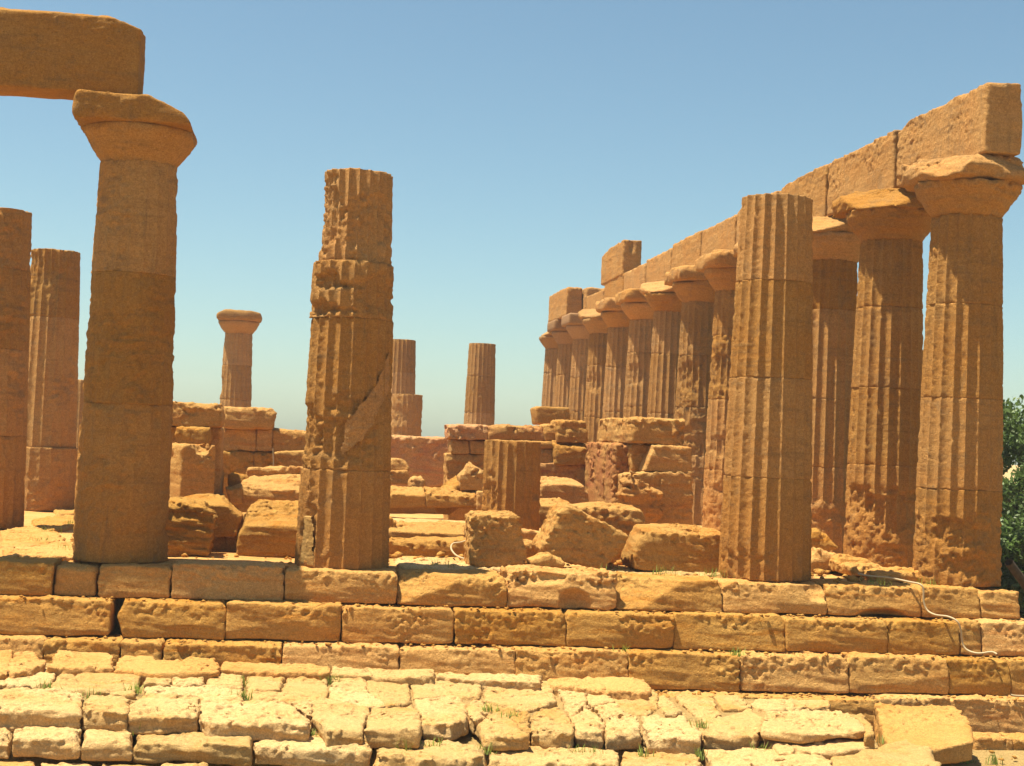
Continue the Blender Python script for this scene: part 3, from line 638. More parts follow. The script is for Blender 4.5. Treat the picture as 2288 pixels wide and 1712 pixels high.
# lower step of the terrace
LZ = -1.37
LOW = [(8, [(-120,1160),(85,1178),(62,1240),(-120,1235)], 'left edge'), (8, [(102,1182),(503,1192),(488,1250),(68,1245)], 'block with a crack in its face'), (8, [(512,1190),(828,1194),(812,1258),(500,1255)], 'shorter block with slanting left joint'),
       (8, [(850,1198),(1568,1228),(1554,1292),(828,1268)], 'long block with a double ledge'), (8, [(1586,1230),(2290,1246),(2296,1304),(1572,1292)], 'reddish tinged block with ragged ledge'),
       (9, [(582,1132),(1192,1144),(1196,1200),(1060,1215),(590,1205)], 'block with cracked bright top and grass tufts'), (9, [(1212,1158),(1560,1168),(1920,1190),(1930,1250),(1560,1240),(1206,1222)], 'low block in the middle right'),
       (10, [(10,1186),(320,1192),(400,1187),(486,1270),(5,1262)], 'bright stone with grass at its right end'), (10, [(444,1182),(760,1182),(1110,1202),(1180,1272),(510,1275)], 'wide bright slab'),
       (10, [(1130,1202),(1370,1172),(1560,1108),(1700,1172),(1752,1250),(1745,1280),(1190,1280)], 'pointed bright slab with a reddish front')]
LL = ['lower terrace step block at the left edge', 'lower terrace step block with a crack in its face, second from left', 'short lower terrace step block with a slanting left joint', 'long lower terrace step block with a double ledge along its face', 'lower terrace step block with ragged ledge and reddish tinge',
      'lower terrace step block with grass tufts on its cracked bright top', 'low bright block right of the middle at the bottom edge', 'bright bottom stone with grass at its right end', 'wide bright slab at the bottom, right of the grassy joint', 'pointed bright slab with reddish front edge, below the big brown slab']
for (zk, pts, _), lab in zip(LOW, LL):
    cy = sum(p[1] for p in pts)/len(pts); pts = [(a, b - (18 if b < cy - 12 else 0)) for a, b in pts]     # run back under the stones above
    o = flat_stone('terrace_block', zpx(zk, pts), tz(zpx(zk, pts)) - 0.16, 0.21, M_PAVE, tilt=(0, 0.0), shrink=0.004, chip=0.6, amp=1.0, pits=0.9, strata=1.0); tag(o, lab, 'terrace block', 'blocks of the lower terrace step')
for k, (a, b) in enumerate(((-60, 225), (240, 600), (615, 960), (975, 1300))):
    o = flat_stone('terrace_block', zpx(8, [(a, 1378 + a*0.016), (b, 1380 + b*0.016), (b, 1440 + b*0.016), (a, 1440 + a*0.016)]), -1.53, 0.3, M_PAVE, chip=0.6)
    tag(o, ['bottom strip of stone in the lower left corner', 'bottom strip of stone, second from the lower left corner', 'bottom strip of stone, third from the lower left corner', 'bottom strip of stone left of the middle'][k], 'terrace block', 'blocks along the bottom edge')

# ------------------------------------------------------------------ ruined walls and fallen blocks
def fs(px, Y, depth, lab, mat=None, name='stone_block', cat='stone block', **kw):
    o = face_stone(name, px, Y, depth, mat or M_BLK, **kw); tag(o, lab, cat); return o
# left wall end and blocks between the two left columns
fs([(330,898),(378,899),(490,904),(495,930),(493,953),(330,950)], 5.0, 1.1, 'topmost slab of the left wall end with a diagonal groove', chip=0.6, pits=1.4, cuts=())
fs([(330,954),(493,956),(491,1112),(330,1114)], 5.35, 1.0, 'dark upright pier of the left wall end behind stacked blocks', chip=0.2, amp=0.5, name='wall_pier', cat='wall pier')
fs([(392,956),(400,953),(467,957),(471,980),(462,992),(456,1006),(412,1008),(389,975)], 4.75, 0.6, 'small worn block wedged below the topmost slab of the left wall end', chip=0.7, cut_top=None)
a0 = at(405, 1110, 4.4)
o = box_stone('stone_block', a0[0] - 0.26, a0[0] + 0.46, 4.25, 4.87, 0.55, 1.60, M_BLK, rot=(math.radians(-62), 0, 0), chip=0.4, bites=(((a0[0] + 0.32, 4.25, 1.66), (0.17, 0.4, 0.24)),))
tag(o, 'upright block with sunlit left face and scooped top, right of the tall front column', 'stone block')
fs([(340,1112),(492,1112),(496,1205),(340,1205)], 4.95, 1.2, 'low shaded base course under the left wall end', chip=0.3, name='stone_block', cat='stone block')
fs([(500,910),(606,913),(614,925),(609,958),(500,956)], 9.2, 0.9, 'thick rough slab on top of the cross wall at left', chip=0.7, pits=1.5)
fs([(440,957),(570,959),(570,1008),(440,1005)], 9.35, 0.8, 'shaded cross wall block under the thick rough slab', chip=0.25)
fs([(571,959),(608,960),(608,1009),(571,1008)], 9.35, 0.8, 'narrow cross wall block right below the end of the thick rough slab', chip=0.25)
fs([(609,960),(720,966),(720,1014),(609,1010)], 9.35, 0.8, 'cross wall block with sunlit top, left of the battered column', chip=0.4)
fs([(440,1009),(566,1010),(566,1190),(440,1190)], 9.3, 0.9, 'dark lower cross wall block at left', chip=0.25, name='wall_block', cat='wall block')
fs([(568,1010),(720,1016),(720,1190),(568,1190)], 9.3, 0.9, 'dark lower cross wall block behind the layered boulder', chip=0.25, name='wall_block', cat='wall block')
fs([(614,1012),(640,1009),(690,1009),(690,1042),(640,1045),(622,1030)], 8.4, 0.6, 'small sunlit block poking out left of the battered column', chip=0.7)
fs([(548,1066),(556,1048),(575,1046),(700,1049),(700,1084),(545,1090)], 6.5, 1.0, 'upper layer of the large layered boulder, pale flat top', chip=0.5, strata=1.0)
fs([(512,1094),(530,1086),(560,1070),(700,1064),(700,1140),(540,1150),(516,1120)], 5.2, 1.5, 'large layered boulder with sloping sunlit top, left of the battered column', chip=0.8, strata=1.0, cut_top=(at(600, 1096, 5.2)[2], 0.42))
fs([(511,1064),(520,1060),(548,1063),(554,1074),(542,1092),(512,1092)], 6.0, 0.5, 'small chunk left of the large layered boulder', chip=0.8)
fs([(503,1091),(538,1093),(541,1125),(516,1128),(508,1112)], 5.0, 0.5, 'small angular stone at the left foot of the large layered boulder', chip=0.8)
fs([(530,1243),(533,1200),(548,1165),(560,1135),(588,1125),(690,1130),(690,1246),(545,1245)], 1.3, 1.1, 'big cube like block with sloping bright top, touching the battered column', chip=0.7, cut_top=(at(600, 1176, 1.3)[2], 0.50))
fs([(340,1122),(365,1117),(420,1120),(452,1128),(472,1150),(475,1172),(466,1212),(462,1241),(340,1241)], 1.0, 0.9, 'lumpy weathered block touching the tall left front column', chip=0.9, amp=1.9, pits=1.7, strata=1.3)
fs([(395,1122),(438,1109),(492,1119),(538,1155),(532,1178),(526,1197),(450,1200),(400,1190)], 2.0, 0.9, 'tilted dark block with a rounded top leaning behind the lumpy block', chip=0.6, cut_top=(at(470, 1130, 2.0)[2], 0.15))
fs([(470,1197),(506,1196),(506,1236),(470,1238)], 2.3, 0.6, 'small shaded footing block left of a gap behind the lumpy block', chip=0.4)
fs([(508,1194),(536,1190),(538,1236),(508,1237)], 2.3, 0.6, 'small shaded footing block beside the big cube like block', chip=0.4)
fs([(528,1152),(540,1148),(556,1150),(545,1175),(535,1192),(525,1190),(532,1170)], 2.6, 0.5, 'little rubble stone between the tilted block and the big cube like block', chip=0.9)
# middle
fs([(850,975),(1008,978),(1040,1072),(850,1110)], 13.0, 0.8, 'long low back wall with a red burnt top, right of the battered column', M_RED, name='low_wall', cat='wall', chip=0.5, pits=1.3)
fs([(850,1040),(1100,1046),(1100,1150),(850,1145)], 13.3, 0.8, 'dark lower courses of the back wall', name='low_wall', cat='wall', chip=0.2)
fs([(820,1024),(892,1022),(908,1030),(913,1045),(912,1050),(820,1052)], 9.0, 0.8, 'upper cushion shaped stone right of the battered column', chip=0.8, strata=1.2)
fs([(820,1054),(911,1052),(914,1078),(820,1084)], 8.8, 0.9, 'lower cushion shaped stone right of the battered column', chip=0.6, strata=1.0)
fs([(915,1072),(925,1066),(945,1068),(952,1082),(940,1090),(916,1090)], 8.5, 0.5, 'small rubble stone right of the cushion shaped stones', chip=0.9)
o = box_stone('stone_block', 0.42, 1.14, 7.6, 8.3, 0.55, 0.95, M_BLK, rot=(0.25, math.radians(-36), 0), chip=0.6); tag(o, 'slab propped up at a slant in front of the back wall', 'stone block')
fs([(1028,1066),(1042,1046),(1052,1037),(1064,1046),(1090,1058),(1092,1095),(1030,1097)], 7.4, 0.6, 'pointed rubble boulder left of the fluted stump', chip=0.9, amp=1.4)
fs([(850,1092),(950,1094),(952,1132),(850,1134)], 7.2, 1.0, 'pale cracked block in the low row before the back wall', chip=0.6, pits=1.4, cut_top=(at(900, 1106, 7.2)[2], 0.25))
fs([(954,1094),(1064,1097),(1066,1135),(954,1134)], 7.2, 1.0, 'pale crumbly block in the low row, left of the fluted stump', chip=0.8, pits=1.8, cut_top=(at(1000, 1106, 7.2)[2], 0.25))
fs([(1068,1098),(1086,1098),(1086,1140),(1068,1140)], 7.0, 0.7, 'narrow pale upright stone touching the fluted stump', chip=0.5)
fs([(846,1140),(868,1150),(884,1168),(882,1180),(846,1180)], 3.6, 0.7, 'small rounded stone peeping out right of the battered column', chip=0.8)
fs([(840,1174),(1000,1172),(1048,1180),(1040,1196),(1030,1206),(840,1208)], 3.4, 0.9, 'upper threshold slab with a wavy front, in the middle passage', chip=0.7, cut_top=(at(950, 1190, 3.4)[2], 0.25), name='threshold_slab', cat='slab')
fs([(840,1212),(1050,1208),(1052,1243),(840,1246)], 2.4, 0.9, 'lower threshold beam with a rounded sunlit edge, in the middle passage', chip=0.7, name='threshold_slab', cat='slab')
for xa, xb, ya, yb, zt, lab in ((-1.35, 0.35, 4.35, 5.6, 0.30, 'flat pale floor slab behind the upper threshold slab'), (0.37, 1.05, 4.35, 5.6, 0.31, 'small flat floor slab left of the fluted stump'), (-1.4, 1.0, 5.65, 7.0, 0.33, 'wide bright floor slab in front of the low pale row')):
    o = box_stone('floor_slab', xa, xb, ya, yb, -0.05, zt, M_PAVE, chip=0.4, amp=0.6, pits=0.4); tag(o, lab, 'floor slab')
# drum and boulders on the top step
fs([(1054,1158),(1062,1150),(1150,1150),(1160,1158),(1168,1200),(1178,1240),(1176,1262),(1150,1268),(1052,1264)], 0.15, 0.8, 'squarish fallen block standing upright before the fluted stump', M_BLK, chip=0.4, pits=2.0, amp=1.1, rough=0.45)
fs([(1211,1226),(1228,1200),(1252,1150),(1268,1131),(1290,1140),(1340,1167),(1385,1189),(1402,1200),(1392,1225),(1354,1266),(1330,1269),(1280,1258),(1240,1248),(1214,1238)], 0.28, 0.95,
   'large pitted cube like boulder lying tilted on one corner', M_BLK, name='boulder', cat='boulder', chip=0.15, amp=0.95, pits=1.7, topwear=0.3, rough=0.7, grow=0.02)
fs([(1416,1258),(1418,1240),(1440,1185),(1450,1180),(1540,1182),(1620,1190),(1622,1285),(1560,1284),(1420,1270)], 0.30, 0.9, 'broad worn block touching the left of the tall fluted column', chip=0.7, amp=1.2, cut_top=(at(1500, 1192, 0.3)[2], 0.2))
fs([(1290,1132),(1360,1128),(1430,1137),(1442,1158),(1430,1255),(1400,1272),(1330,1240)], 1.9, 0.9, 'dark block standing behind the tilted boulder', chip=0.6, cut_top=(at(1370, 1138, 1.9)[2], 0.25))
fs([(1150,1192),(1166,1185),(1210,1192),(1212,1215),(1195,1208),(1150,1205)], 2.6, 0.6, 'flat shaded stone between the fluted stump and the tilted boulder', chip=0.6)
fs([(1160,1218),(1190,1212),(1214,1216),(1218,1230),(1190,1245),(1165,1250)], 1.4, 0.6, 'small sunlit stone between the squarish block and the tilted boulder', chip=0.8)
fs([(1190,1254),(1222,1236),(1250,1248),(1262,1262),(1255,1272),(1190,1270)], 0.05, 0.6, 'low pale stone in front of the tilted boulder', M_STEP, chip=0.9)
# right cross wall
fs([(1002,950),(1090,952),(1090,982),(1004,982)], 9.0, 0.8, 'red topped block at the left end of the right cross wall', M_RED, chip=0.4)
fs([(1008,984),(1048,985),(1048,1012),(1010,1012)], 9.1, 0.8, 'left small block under the red topped block', chip=0.3)
fs([(1050,985),(1092,985),(1092,1014),(1050,1014)], 9.1, 0.8, 'right small block under the red topped block', chip=0.3)
fs([(1000,1014),(1092,1016),(1092,1180),(1000,1180)], 9.15, 0.8, 'dark lower block under the two small blocks of the right cross wall', chip=0.3)
fs([(1093,952),(1190,953),(1214,956),(1216,986),(1092,984)], 8.9, 0.9, 'ragged red streaked block in the upper course of the right cross wall', M_RED, chip=0.9, amp=1.6, pits=1.8)
fs([(1217,952),(1230,947),(1245,948),(1246,986),(1218,986)], 8.8, 0.8, 'crumbled filler stone in the upper course of the right cross wall', chip=0.9, amp=1.5)
fs([(1246,943),(1252,940),(1308,941),(1313,950),(1313,988),(1247,986)], 8.6, 0.9, 'block with a diagonal shadowed face, right end of the upper cross wall course', chip=0.7, amp=1.3)
fs([(1100,986),(1236,987),(1237,1002),(1100,1000)], 8.7, 0.9, 'thin flat course above the fluted stump', chip=0.5)
fs([(1150,1002),(1236,1003),(1238,1036),(1150,1034)], 8.7, 0.9, 'sandy block right behind the top of the fluted stump', chip=0.8, pits=1.6)
fs([(1240,987),(1308,990),(1316,1010),(1316,1037),(1242,1036)], 8.5, 0.9, 'dark broken block right of the sandy one, with a lit ragged top', chip=0.9, amp=1.5, cut_top=(at(1280, 1000, 8.5)[2], 0.4))
fs([(1150,1034),(1312,1038),(1312,1100),(1150,1100)], 8.6, 0.9, 'deep red shaded course in the right cross wall', M_RED, chip=0.4, pits=1.3)
fs([(1206,1076),(1216,1068),(1285,1072),(1304,1084),(1314,1102),(1315,1131),(1206,1128)], 6.8, 0.9, 'block with an arched lit top below the deep red course', chip=0.8, cut_top=(at(1260, 1084, 6.8)[2], 0.35))
fs([(1200,1120),(1262,1118),(1292,1132),(1290,1170),(1230,1178),(1200,1180)], 5.6, 0.9, 'pale wedge shaped block behind the left of the tilted boulder', chip=0.7, cut_top=(at(1240, 1130, 5.6)[2], 0.3))
# right wall end
zt1 = at(1400, 940, 6)[2]; zt2 = at(1450, 993, 5.1)[2]; zt3 = at(1500, 1055, 5.0)[2]
o = box_stone('stone_block', 3.72, 4.72, 5.25, 8.6, zt2 + 0.01, zt1 + 0.05, M_BLK, chip=0.6, pits=1.6, amp=1.2, cuts=(((3.72, 5.25, zt2 + 0.3), (-0.75, -0.6, 0.12)),)); tag(o, 'top block of the right wall end, sandy left face and flat shaded end', 'stone block')
o = box_stone('stone_block', 3.50, 4.0, 5.75, 8.55, 0.30, zt2 - 0.01, M_RED, chip=0.5, amp=1.4, pits=1.8, bites=(((3.5, 6.6, 0.95), (0.07, 0.06, 0.7)),)); tag(o, 'tall reddish cracked slab on edge, forming the inner side of the right wall', 'stone block')
o = fs([(1410,995),(1470,996),(1470,1055),(1412,1060)], 5.5, 0.6, 'shaded filler block left of the slanted block on the right wall end', chip=0.3)
fs([(1441,1053),(1463,997),(1545,999),(1546,1055)], 5.0, 0.9, 'block with a slanting sunlit left edge, on top of the right wall pier', chip=0.35, pits=1.0)
fs([(1405,1062),(1440,1056),(1547,1057),(1549,1245),(1395,1245)], 4.95, 1.1, 'large dark pier of the right wall end with a crumbling left edge', chip=0.6, amp=1.0, pits=1.2, name='wall_pier', cat='wall pier')
fs([(1393,1075),(1412,1062),(1440,1080),(1462,1092),(1478,1100),(1470,1130),(1480,1150),(1462,1182),(1450,1200),(1390,1200)], 4.55, 0.5, 'rough honeycombed stone mass clinging to the left of the right wall pier', M_COL, chip=1.0, amp=2.6, pits=2.4, name='rubble_mass', cat='rubble')
fs([(1198,912),(1206,909),(1272,912),(1273,948),(1203,947)], 12.0, 0.9, 'squared pale block with a slanting left face, highest on the right cross wall', M_BLK, chip=0.2, amp=0.5, cuts=())
# rubble on the stylobate at the right, and floor slabs at the left
for k, (px, Y, lab) in enumerate((([(1805,1262),(1830,1228),(1870,1240),(1905,1252),(1900,1275),(1806,1280)], 1.2, 'low rubble mound between the tall fluted column and the second colonnade column'),
        ([(1868,1256),(1890,1246),(1940,1252),(1960,1268),(1950,1278),(1870,1276)], 0.9, 'flat orange rubble stone before the second colonnade column'),
        ([(1900,1268),(1960,1262),(1995,1272),(2000,1288),(1905,1284)], 0.4, 'small rubble stone left of the corner column'),
        ([(1806,1190),(1830,1183),(1852,1200),(1870,1225),(1806,1235)], 2.6, 'broken stone at the foot of the third colonnade column'),
        ([(1960,1282),(2060,1276),(2062,1302),(1962,1300)], -0.1, 'low slab at the left foot of the corner column'))):
    fs(px, Y, 0.7, lab, M_STEP, chip=0.9, name='rubble_stone', cat='rubble', amp=1.2)
for k, (px, Z, lab) in enumerate((([(0,1185),(60,1172),(130,1190),(150,1205),(90,1215),(0,1222)], 0.06, 'uneven floor slab at the left edge, partly in shade'), ([(70,1160),(140,1150),(185,1152),(180,1175),(110,1185),(75,1172)], 0.04, 'sunlit floor slab behind the tall left front column'),
        ([(10,1215),(150,1207),(180,1225),(170,1243),(0,1243)], 0.03, 'worn floor slab just behind the top step at left'), ([(120,1130),(185,1122),(190,1142),(120,1150)], 0.05, 'far floor slab at the foot of the capless left column'))):
    o = flat_stone('floor_slab', px, Z, 0.14, M_STEP, chip=0.8, amp=1.0, strata=1.0); tag(o, lab, 'floor slab')
o = box_stone('floor_slab', 2.2, 4.4, -0.02, 1.0, -0.2, 0.03, M_PAVE, chip=0.7, amp=1.2); tag(o, 'bright worn floor slab before the broad block, left of the tall fluted column', 'floor slab')
o = box_stone('floor_slab', -0.75, 1.0, -0.02, 1.2, -0.2, 0.035, M_PAVE, chip=0.7, amp=1.2); tag(o, 'bright worn floor slab right of the battered column', 'floor slab')

# ------------------------------------------------------------------ floor, ground
def grid_mesh(name, xs, ys, zf, mat):
    X, Y = np.meshgrid(xs, ys); Z = zf(X, Y); V = np.stack([X, Y, Z], -1).reshape(-1, 3); n = len(xs)
    i, j = np.meshgrid(np.arange(len(ys) - 1), np.arange(n - 1), indexing='ij')
    F = np.stack([i*n + j, i*n + j + 1, (i + 1)*n + j + 1, (i + 1)*n + j], -1).reshape(-1, 4)
    return mesh_np(name, V, F, mat)
def floor_z(X, Y):
    P = np.stack([X.ravel(), Y.ravel(), X.ravel()*0], 1)
    z = -0.02 + 0.03*fbm(P*0.9, 4).reshape(X.shape)
    edge = (np.abs(X) > 8.05) | (Y < -0.05) | (Y > 37.4)
    return np.where(edge, -1.9, z)
xs = np.sort(np.concatenate([np.arange(-8.2, 8.21, 0.09), [-8.1, 8.1]])); ys = np.sort(np.concatenate([np.arange(-0.10, 12, 0.09), np.arange(12, 37.6, 0.3)]))
tag(link('pavement', grid_mesh('pavement', xs, ys, floor_z, M_STEP)), 'worn stone floor of the temple', kind='structure')
def ground_z(X, Y):
    P = np.stack([X.ravel(), Y.ravel(), X.ravel()*0], 1)
    n = fbm(P*0.7, 4).reshape(X.shape)
    fall = -1.185 - 0.24*np.clip((X + 5.2)/7.6, 0, 1)
    z = -1.93 + 0*X
    front = -4.5 + 0.6*np.clip((X + 5.2)/7.6, 0, 1)
    terr = sstep(Y - front, 0.0, 0.1)*sstep(X, 4.15, 4.0); z = z + (fall + 1.93)*terr
    low = sstep(Y - front, -0.95, -0.85)*(1 - terr)*sstep(X, 4.9, 4.7); z = z + (fall - 0.19 + 1.93)*low
    z = z - 0.0016*np.maximum(np.hypot(X, Y - 15) - 45, 0)
    return z + 0.03*n + sstep(np.hypot(X, Y), 40, 200)*0.8*n
ax_ = np.concatenate([-np.geomspace(9000, 14, 34), np.arange(-13, 13.01, 0.14), np.geomspace(14, 9000, 34)])
ay_ = np.concatenate([-np.geomspace(9000, 10, 34), np.arange(-9.5, 0.5, 0.14), np.arange(0.6, 40, 1.0), np.geomspace(41, 9000, 34)])
tag(link('ground', grid_mesh('ground', ax_, ay_, ground_z, M_SOIL)), 'dry sandy ground round the temple', kind='structure')

# ------------------------------------------------------------------ cables, marker rod
def tube(pts, r, n=8):
    # Catmull-Rom through pts
    P = [np.asarray(p, float) for p in pts]; P = [2*P[0] - P[1]] + P + [2*P[-1] - P[-2]]; C = []
    for i in range(1, len(P) - 2):
        for t in np.linspace(0, 1, 8, endpoint=False):
            C.append(0.5*((2*P[i]) + (-P[i-1] + P[i+1])*t + (2*P[i-1] - 5*P[i] + 4*P[i+1] - P[i+2])*t*t + (-P[i-1] + 3*P[i] - 3*P[i+1] + P[i+2])*t**3))
    C.append(P[-2]); C = np.array(C); V = []
    for i in range(len(C)):
        d = C[min(i+1, len(C)-1)] - C[max(i-1, 0)]; d /= np.linalg.norm(d) + 1e-9
        a = np.cross(d, [0.3, 0.2, 0.93]); a /= np.linalg.norm(a) + 1e-9; b = np.cross(d, a)
        rr = r[i*len(r)//len(C)] if isinstance(r, (list, tuple)) else r
        for k in range(n): V.append(C[i] + rr*(a*math.cos(2*PI*k/n) + b*math.sin(2*PI*k/n)))
    V = np.array(V); F = []
    for i in range(len(C) - 1):
        for k in range(n): F.append((i*n + k, i*n + (k+1) % n, (i+1)*n + (k+1) % n, (i+1)*n + k))
    return V, np.array(F)
cp = [(1917,1282,-0.2), (1942,1287,-0.35), (1985,1291,-0.6), (2030,1300,-0.85), (2056,1306,-1.0), (2063,1318,-1.03), (2064,1345,-1.04), (2072,1364,-1.08), (2090,1374,-1.2), (2118,1378,-1.34), (2138,1388,-1.44), (2146,1405,-1.45), (2150,1435,-1.45), (2160,1452,-1.5), (2185,1460,-1.62), (2215,1457,-1.7), (2228,1462,-1.78)]
V, F = tube([at(a, b, y) for a, b, y in cp], 0.014); base = V.mean(0)
tag(finish('cable', (V, F), M_CABLE, base), 'long white cable running down the right end of the steps', 'cable')
V, F = tube([at(a, b, y) for a, b, y in ((1048,1206,2.2), (1030,1212,2.25), (1012,1215,2.3), (1008,1226,2.1), (1018,1240,1.6), (1035,1248,1.2), (1054,1251,0.9))], 0.014)
tag(finish('cable', (V, F), M_CABLE, V.mean(0)), 'short white cable loop at the left of the squarish fallen block', 'cable')
V, F = tube([at(a, b, -2.0) for a, b in ((2258,1553), (2270,1555), (2300,1556))], 0.015)
tag(finish('cable', (V, F), M_CABLE, V.mean(0)), 'bit of white cable on the step at the right edge', 'cable')
V, F = tube([at(611, 1047, 8.2), at(611, 1030, 8.2), at(610, 1002, 8.2)], 0.012)
tag(finish('marker_rod', (V, F), M_CABLE, V.mean(0)), 'thin white rod upright against the dark cross wall, left of the battered column', 'rod')

# ------------------------------------------------------------------ grass tufts
rg = random.Random(11); GV, GF = [], []
def blade(p, h, lean, wdt):
    a = rg.uniform(0, 2*PI); dx, dy = math.cos(a), math.sin(a); s = len(GV)
    for t, ww in ((0, 1), (0.5, 0.8), (1, 0.08)):
        c = np.array(p) + np.array([dx*lean*t*t, dy*lean*t*t, h*t]); o_ = np.array([-dy, dx, 0])*wdt*ww
        GV.extend([c - o_, c + o_])
    GF.extend([(s, s+1, s+3, s+2), (s+2, s+3, s+5, s+4)])
TUFT = [(8, 490, 705, TZ+.0), (8, 710, 755, TZ), (8, 1000, 740, TZ), (8, 1285, 745, TZ), (8, 1345, 790, TZ), (8, 1530, 750, TZ), (8, 860, 860, TZ), (8, 840, 940, TZ), (8, 540, 975, TZ), (8, 285, 930, TZ), (8, 1505, 900, TZ), (8, 1510, 985, TZ), (8, 2035, 880, TZ), (8, 1270, 1160, LZ), (8, 1690, 1210, LZ), (8, 1920, 1225, LZ), (8, 240, 740, TZ), (8, 850, 1190, LZ),
        (8, 2110, 735, TZ), (9, 410, 660, TZ), (9, 490, 655, TZ), (9, 340, 790, TZ), (9, 545, 770, TZ), (9, 1515, 790, TZ), (9, 1335, 990, TZ), (9, 1205, 950, TZ), (9, 25, 1075, LZ), (9, 230, 1095, LZ), (9, 570, 1115, LZ), (9, 750, 1145, LZ), (9, 895, 1145, LZ), (9, 1190, 1170, LZ), (9, 1710, 1190, LZ), (9, 1795, 1200, LZ), (9, 2050, 1190, LZ), (9, 1320, 770, TZ),
        (10, 430, 1035, TZ), (10, 425, 1195, LZ), (10, 1410, 1110, LZ), (10, 640, 640, -.9), (10, 25, 620, -.9), (10, 2145, 850, -1.38), (10, 770, 1175, LZ), (10, 1900, 1225, -1.9), (10, 2050, 1228, -1.9)]
for zk, a, b, z in TUFT:
    px, py = zpx(zk, [(a, b)])[0]; z = tz([(px, py)]) if z == TZ else (tz([(px, py)]) - 0.16 if z == LZ else z); c = at(px, py, Z=z)
    for k in range(rg.randint(12, 40)):
        blade((c[0] + rg.gauss(0, .06), c[1] + rg.gauss(0, .04), z - 0.05), rg.uniform(.06, .16), rg.uniform(.02, .10), rg.uniform(.004, .008))
for px, py, Y in ((110,1195,4.5), (85,1210,2.5), (160,1172,7), (1600,1282,-0.1), (1480,1278,0), (985,1262,0.2), (1192,1262,0.0), (2072,1300,-.5), (1960,1305,-.6), (150,1225,1.2), (1345,1268,0.4)):
    c = at(px, py, Y)
    for k in range(36): blade((c[0] + rg.gauss(0, .10), c[1] + rg.gauss(0, .15), 0.0), rg.uniform(.05, .15), rg.uniform(.01, .08), rg.uniform(.003, .006))
tag(link('grass', mesh_np('grass', np.array(GV), np.array(GF), M_GRASS, False)), 'green grass tufts growing in the joints of the stones', 'grass', kind='stuff')

# ------------------------------------------------------------------ loose chips of stone on treads, floor and paving
rp = np.random.RandomState(4); PV, PF = [], []
ICO = np.array([(0,0,1),(.89,0,.45),(.28,.85,.45),(-.72,.53,.45),(-.72,-.53,.45),(.28,-.85,.45),(.72,.53,-.45),(-.28,.85,-.45),(-.89,0,-.45),(-.28,-.85,-.45),(.72,-.53,-.45),(0,0,-1)])
ICF = np.array([(0,1,2),(0,2,3),(0,3,4),(0,4,5),(0,5,1),(1,6,2),(2,7,3),(3,8,4),(4,9,5),(5,10,1),(6,7,2),(7,8,3),(8,9,4),(9,10,5),(10,6,1),(11,7,6),(11,8,7),(11,9,8),(11,10,9),(11,6,10)])
def chips(n, x0, x1, y0, y1, z, big):
    for k in range(n):
        r_ = big*rp.uniform(.25, 1)**2 + .006
        PF.append(ICF + 12*len(PV)); PV.append(ICO*rp.uniform(.6, 1.3, (12, 1))*r_*np.array([1, 1, .6]) + (rp.uniform(x0, x1), rp.uniform(y0, y1), z(0) if callable(z) else z + r_*0.3))
for zt, y0, y1 in ((-0.43, -1.28, -1.0), (-0.90, -1.68, -1.40), (-1.40, -2.08, -1.80)): chips(170, -7.5 if zt > -1.3 else 2.4, 8.5, y0, y1, zt, 0.03)
chips(420, -7.5, 8, -0.2, 4.5, -0.01, 0.05); chips(120, 5.2, 8, -0.5, 3.5, 0.0, 0.10); chips(120, -2.5, 3, 1.0, 4.0, 0.0, 0.10); chips(160, 4.2, 8.5, -4.6, -2.3, -1.90, 0.05)
tag(link('gravel', mesh_np('gravel', np.concatenate(PV), np.concatenate(PF), M_STEP, False)), 'loose stone chips on the treads and the floor', 'gravel', kind='stuff')

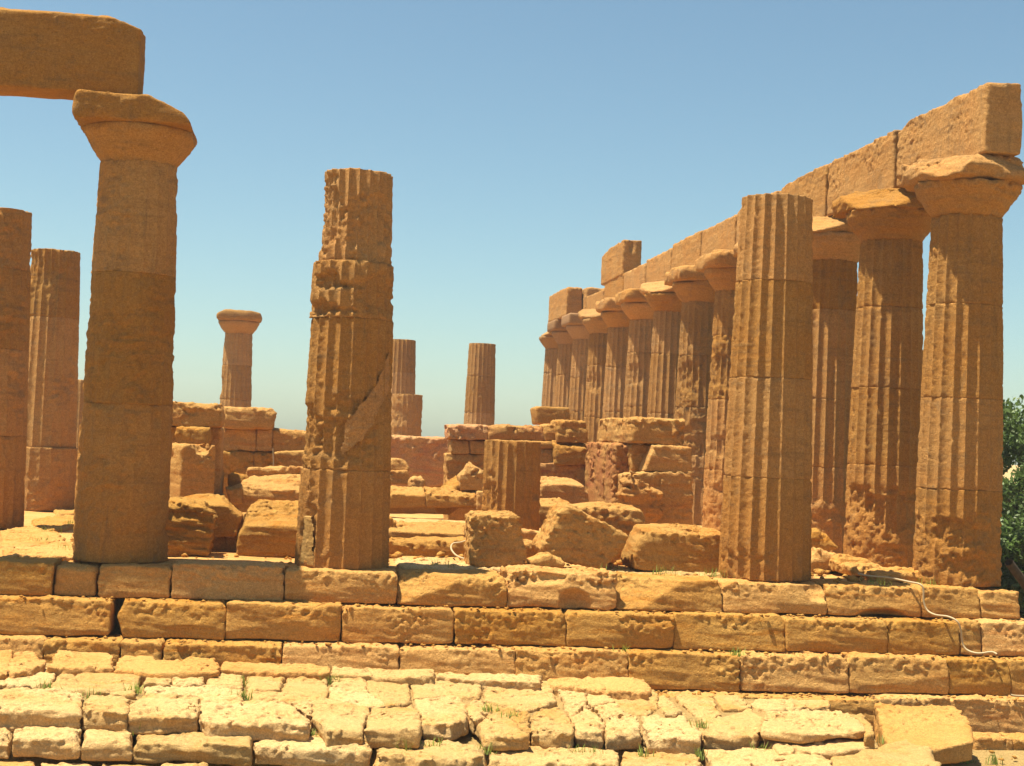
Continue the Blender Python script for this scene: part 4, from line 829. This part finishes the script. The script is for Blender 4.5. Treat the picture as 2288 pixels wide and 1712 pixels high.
# ------------------------------------------------------------------ trees beyond the right corner
def tree(name, x, y, z, h, rad, label, seed, nleaf=16000, lean=(0, 0)):
    r = random.Random(seed); root = empty(name, (x, y, z)); tag(root, label, 'tree', 'trees beyond the temple corner')
    TV, TF = [], []
    def limb(p0, p1, r0, r1):
        mid = [(a + b)/2 + r.uniform(-.15, .15) for a, b in zip(p0, p1)]
        V, F = tube([p0, mid, p1], [r0 + (r1 - r0)*k/9 for k in range(10)], 7); TF.extend((F + sum(len(v) for v in TV)).tolist()); TV.append(V)
    th = h*0.33; top = (lean[0], lean[1], th); limb((0, 0, -0.1), top, 0.16, 0.12); tips = []
    for k in range(9):
        a = k*2*PI/9 + r.uniform(-.3, .3); e = (top[0] + math.cos(a)*rad*0.6, top[1] + math.sin(a)*rad*0.6, r.uniform(.35, .85)*h)
        limb(top, e, 0.08, 0.03); tips.append(e)
        for q in range(2):
            e2 = tuple(c + r.uniform(-.3, .3)*rad for c in e); limb(e, e2, 0.03, 0.012); tips.append(e2)
    link('trunk', mesh_np('trunk', np.concatenate(TV), np.array(TF), M_BARK), root)
    rg2 = np.random.RandomState(seed); C = []
    cl = []
    for k in range(75):
        v = rg2.normal(size=3); v /= np.linalg.norm(v); q = rg2.uniform(.35, 1.0)**0.6
        cl.append((lean[0] + v[0]*rad*q, lean[1] + v[1]*rad*q, h*0.56 + v[2]*h*0.44*q, rg2.uniform(.28, .62)))
    cl += [(e[0], e[1], e[2], .4) for e in tips]
    per = nleaf//len(cl)
    for (cx, cy, cz, s) in cl:
        v = rg2.normal(size=(per, 3)); v /= np.linalg.norm(v, axis=1)[:, None]
        C.append(np.array([cx, cy, cz]) + v*s*(rg2.uniform(.3, 1, (per, 1))**0.5)*np.array([1, 1, .75]))
    C = np.concatenate(C); C = C[C[:, 2] > 0.05]; n = len(C)
    d = rg2.normal(size=(n, 3)); d /= np.linalg.norm(d, axis=1)[:, None]
    e = np.cross(d, rg2.normal(size=(n, 3))); e /= np.linalg.norm(e, axis=1)[:, None]
    L = rg2.uniform(.04, .085, (n, 1)); Wd = L*0.45
    V = np.stack([C - d*L, C + e*Wd, C + d*L, C - e*Wd], 1).reshape(-1, 3)
    link('crown', mesh_np('crown', V, np.arange(4*n).reshape(-1, 4), M_LEAF, False), root)
tree('tree', 12.4, 8.0, -2.0, 4.9, 2.3, 'leafy green tree right behind the corner column', 5, 44000)
tree('tree', 14.6, 13.5, -2.0, 5.2, 2.6, 'tree farther back, peeping over the other two at the right edge', 15, 30000)
tree('tree', 10.9, 3.6, -2.0, 3.1, 1.25, 'low bushy tree with a slanting dark branch at the right edge', 9, 26000)
V, F = tube([(9.0, 1.2, 0.25), (9.6, 1.6, -0.3), (10.4, 2.4, -1.2), (10.9, 3.4, -2.0)], [0.07, 0.08, 0.09, 0.11])
bt = [o for o in COL.objects if o.get('label', '').startswith('low bushy tree')][0]
me = mesh_np('branch', V - np.array(bt.location), F, M_BARK); link('branch', me, bt)

# ------------------------------------------------------------------ fill in the carved shapes
for me, job, base in PENDING:
    V, F = job.result(); fill_mesh(me, V - base, F)
POOL.shutdown()

# ------------------------------------------------------------------ thin summer haze
hm = bpy.data.materials.new('haze'); hm.use_nodes = True; hn = hm.node_tree; hn.nodes.clear()
out = hn.nodes.new('ShaderNodeOutputMaterial'); pv = hn.nodes.new('ShaderNodeVolumePrincipled'); hn.links.new(pv.outputs[0], out.inputs['Volume'])
pv.inputs['Color'].default_value = (0.93, 0.95, 0.97, 1); pv.inputs['Density'].default_value = 0.0007; pv.inputs['Anisotropy'].default_value = 0.2
hx0, hx1, hy0, hy1, hz0, hz1 = -130, 130, -60, 260, -3.4, 10.5
V = np.array([(x, y, z) for x in (hx0, hx1) for y in (hy0, hy1) for z in (hz0, hz1)], float)
tag(link('haze', mesh_np('haze', V, np.array([(0,1,3,2), (4,6,7,5), (0,4,5,1), (2,3,7,6), (0,2,6,4), (1,5,7,3)]), hm, False)), 'thin pale summer haze', 'haze', kind='stuff')
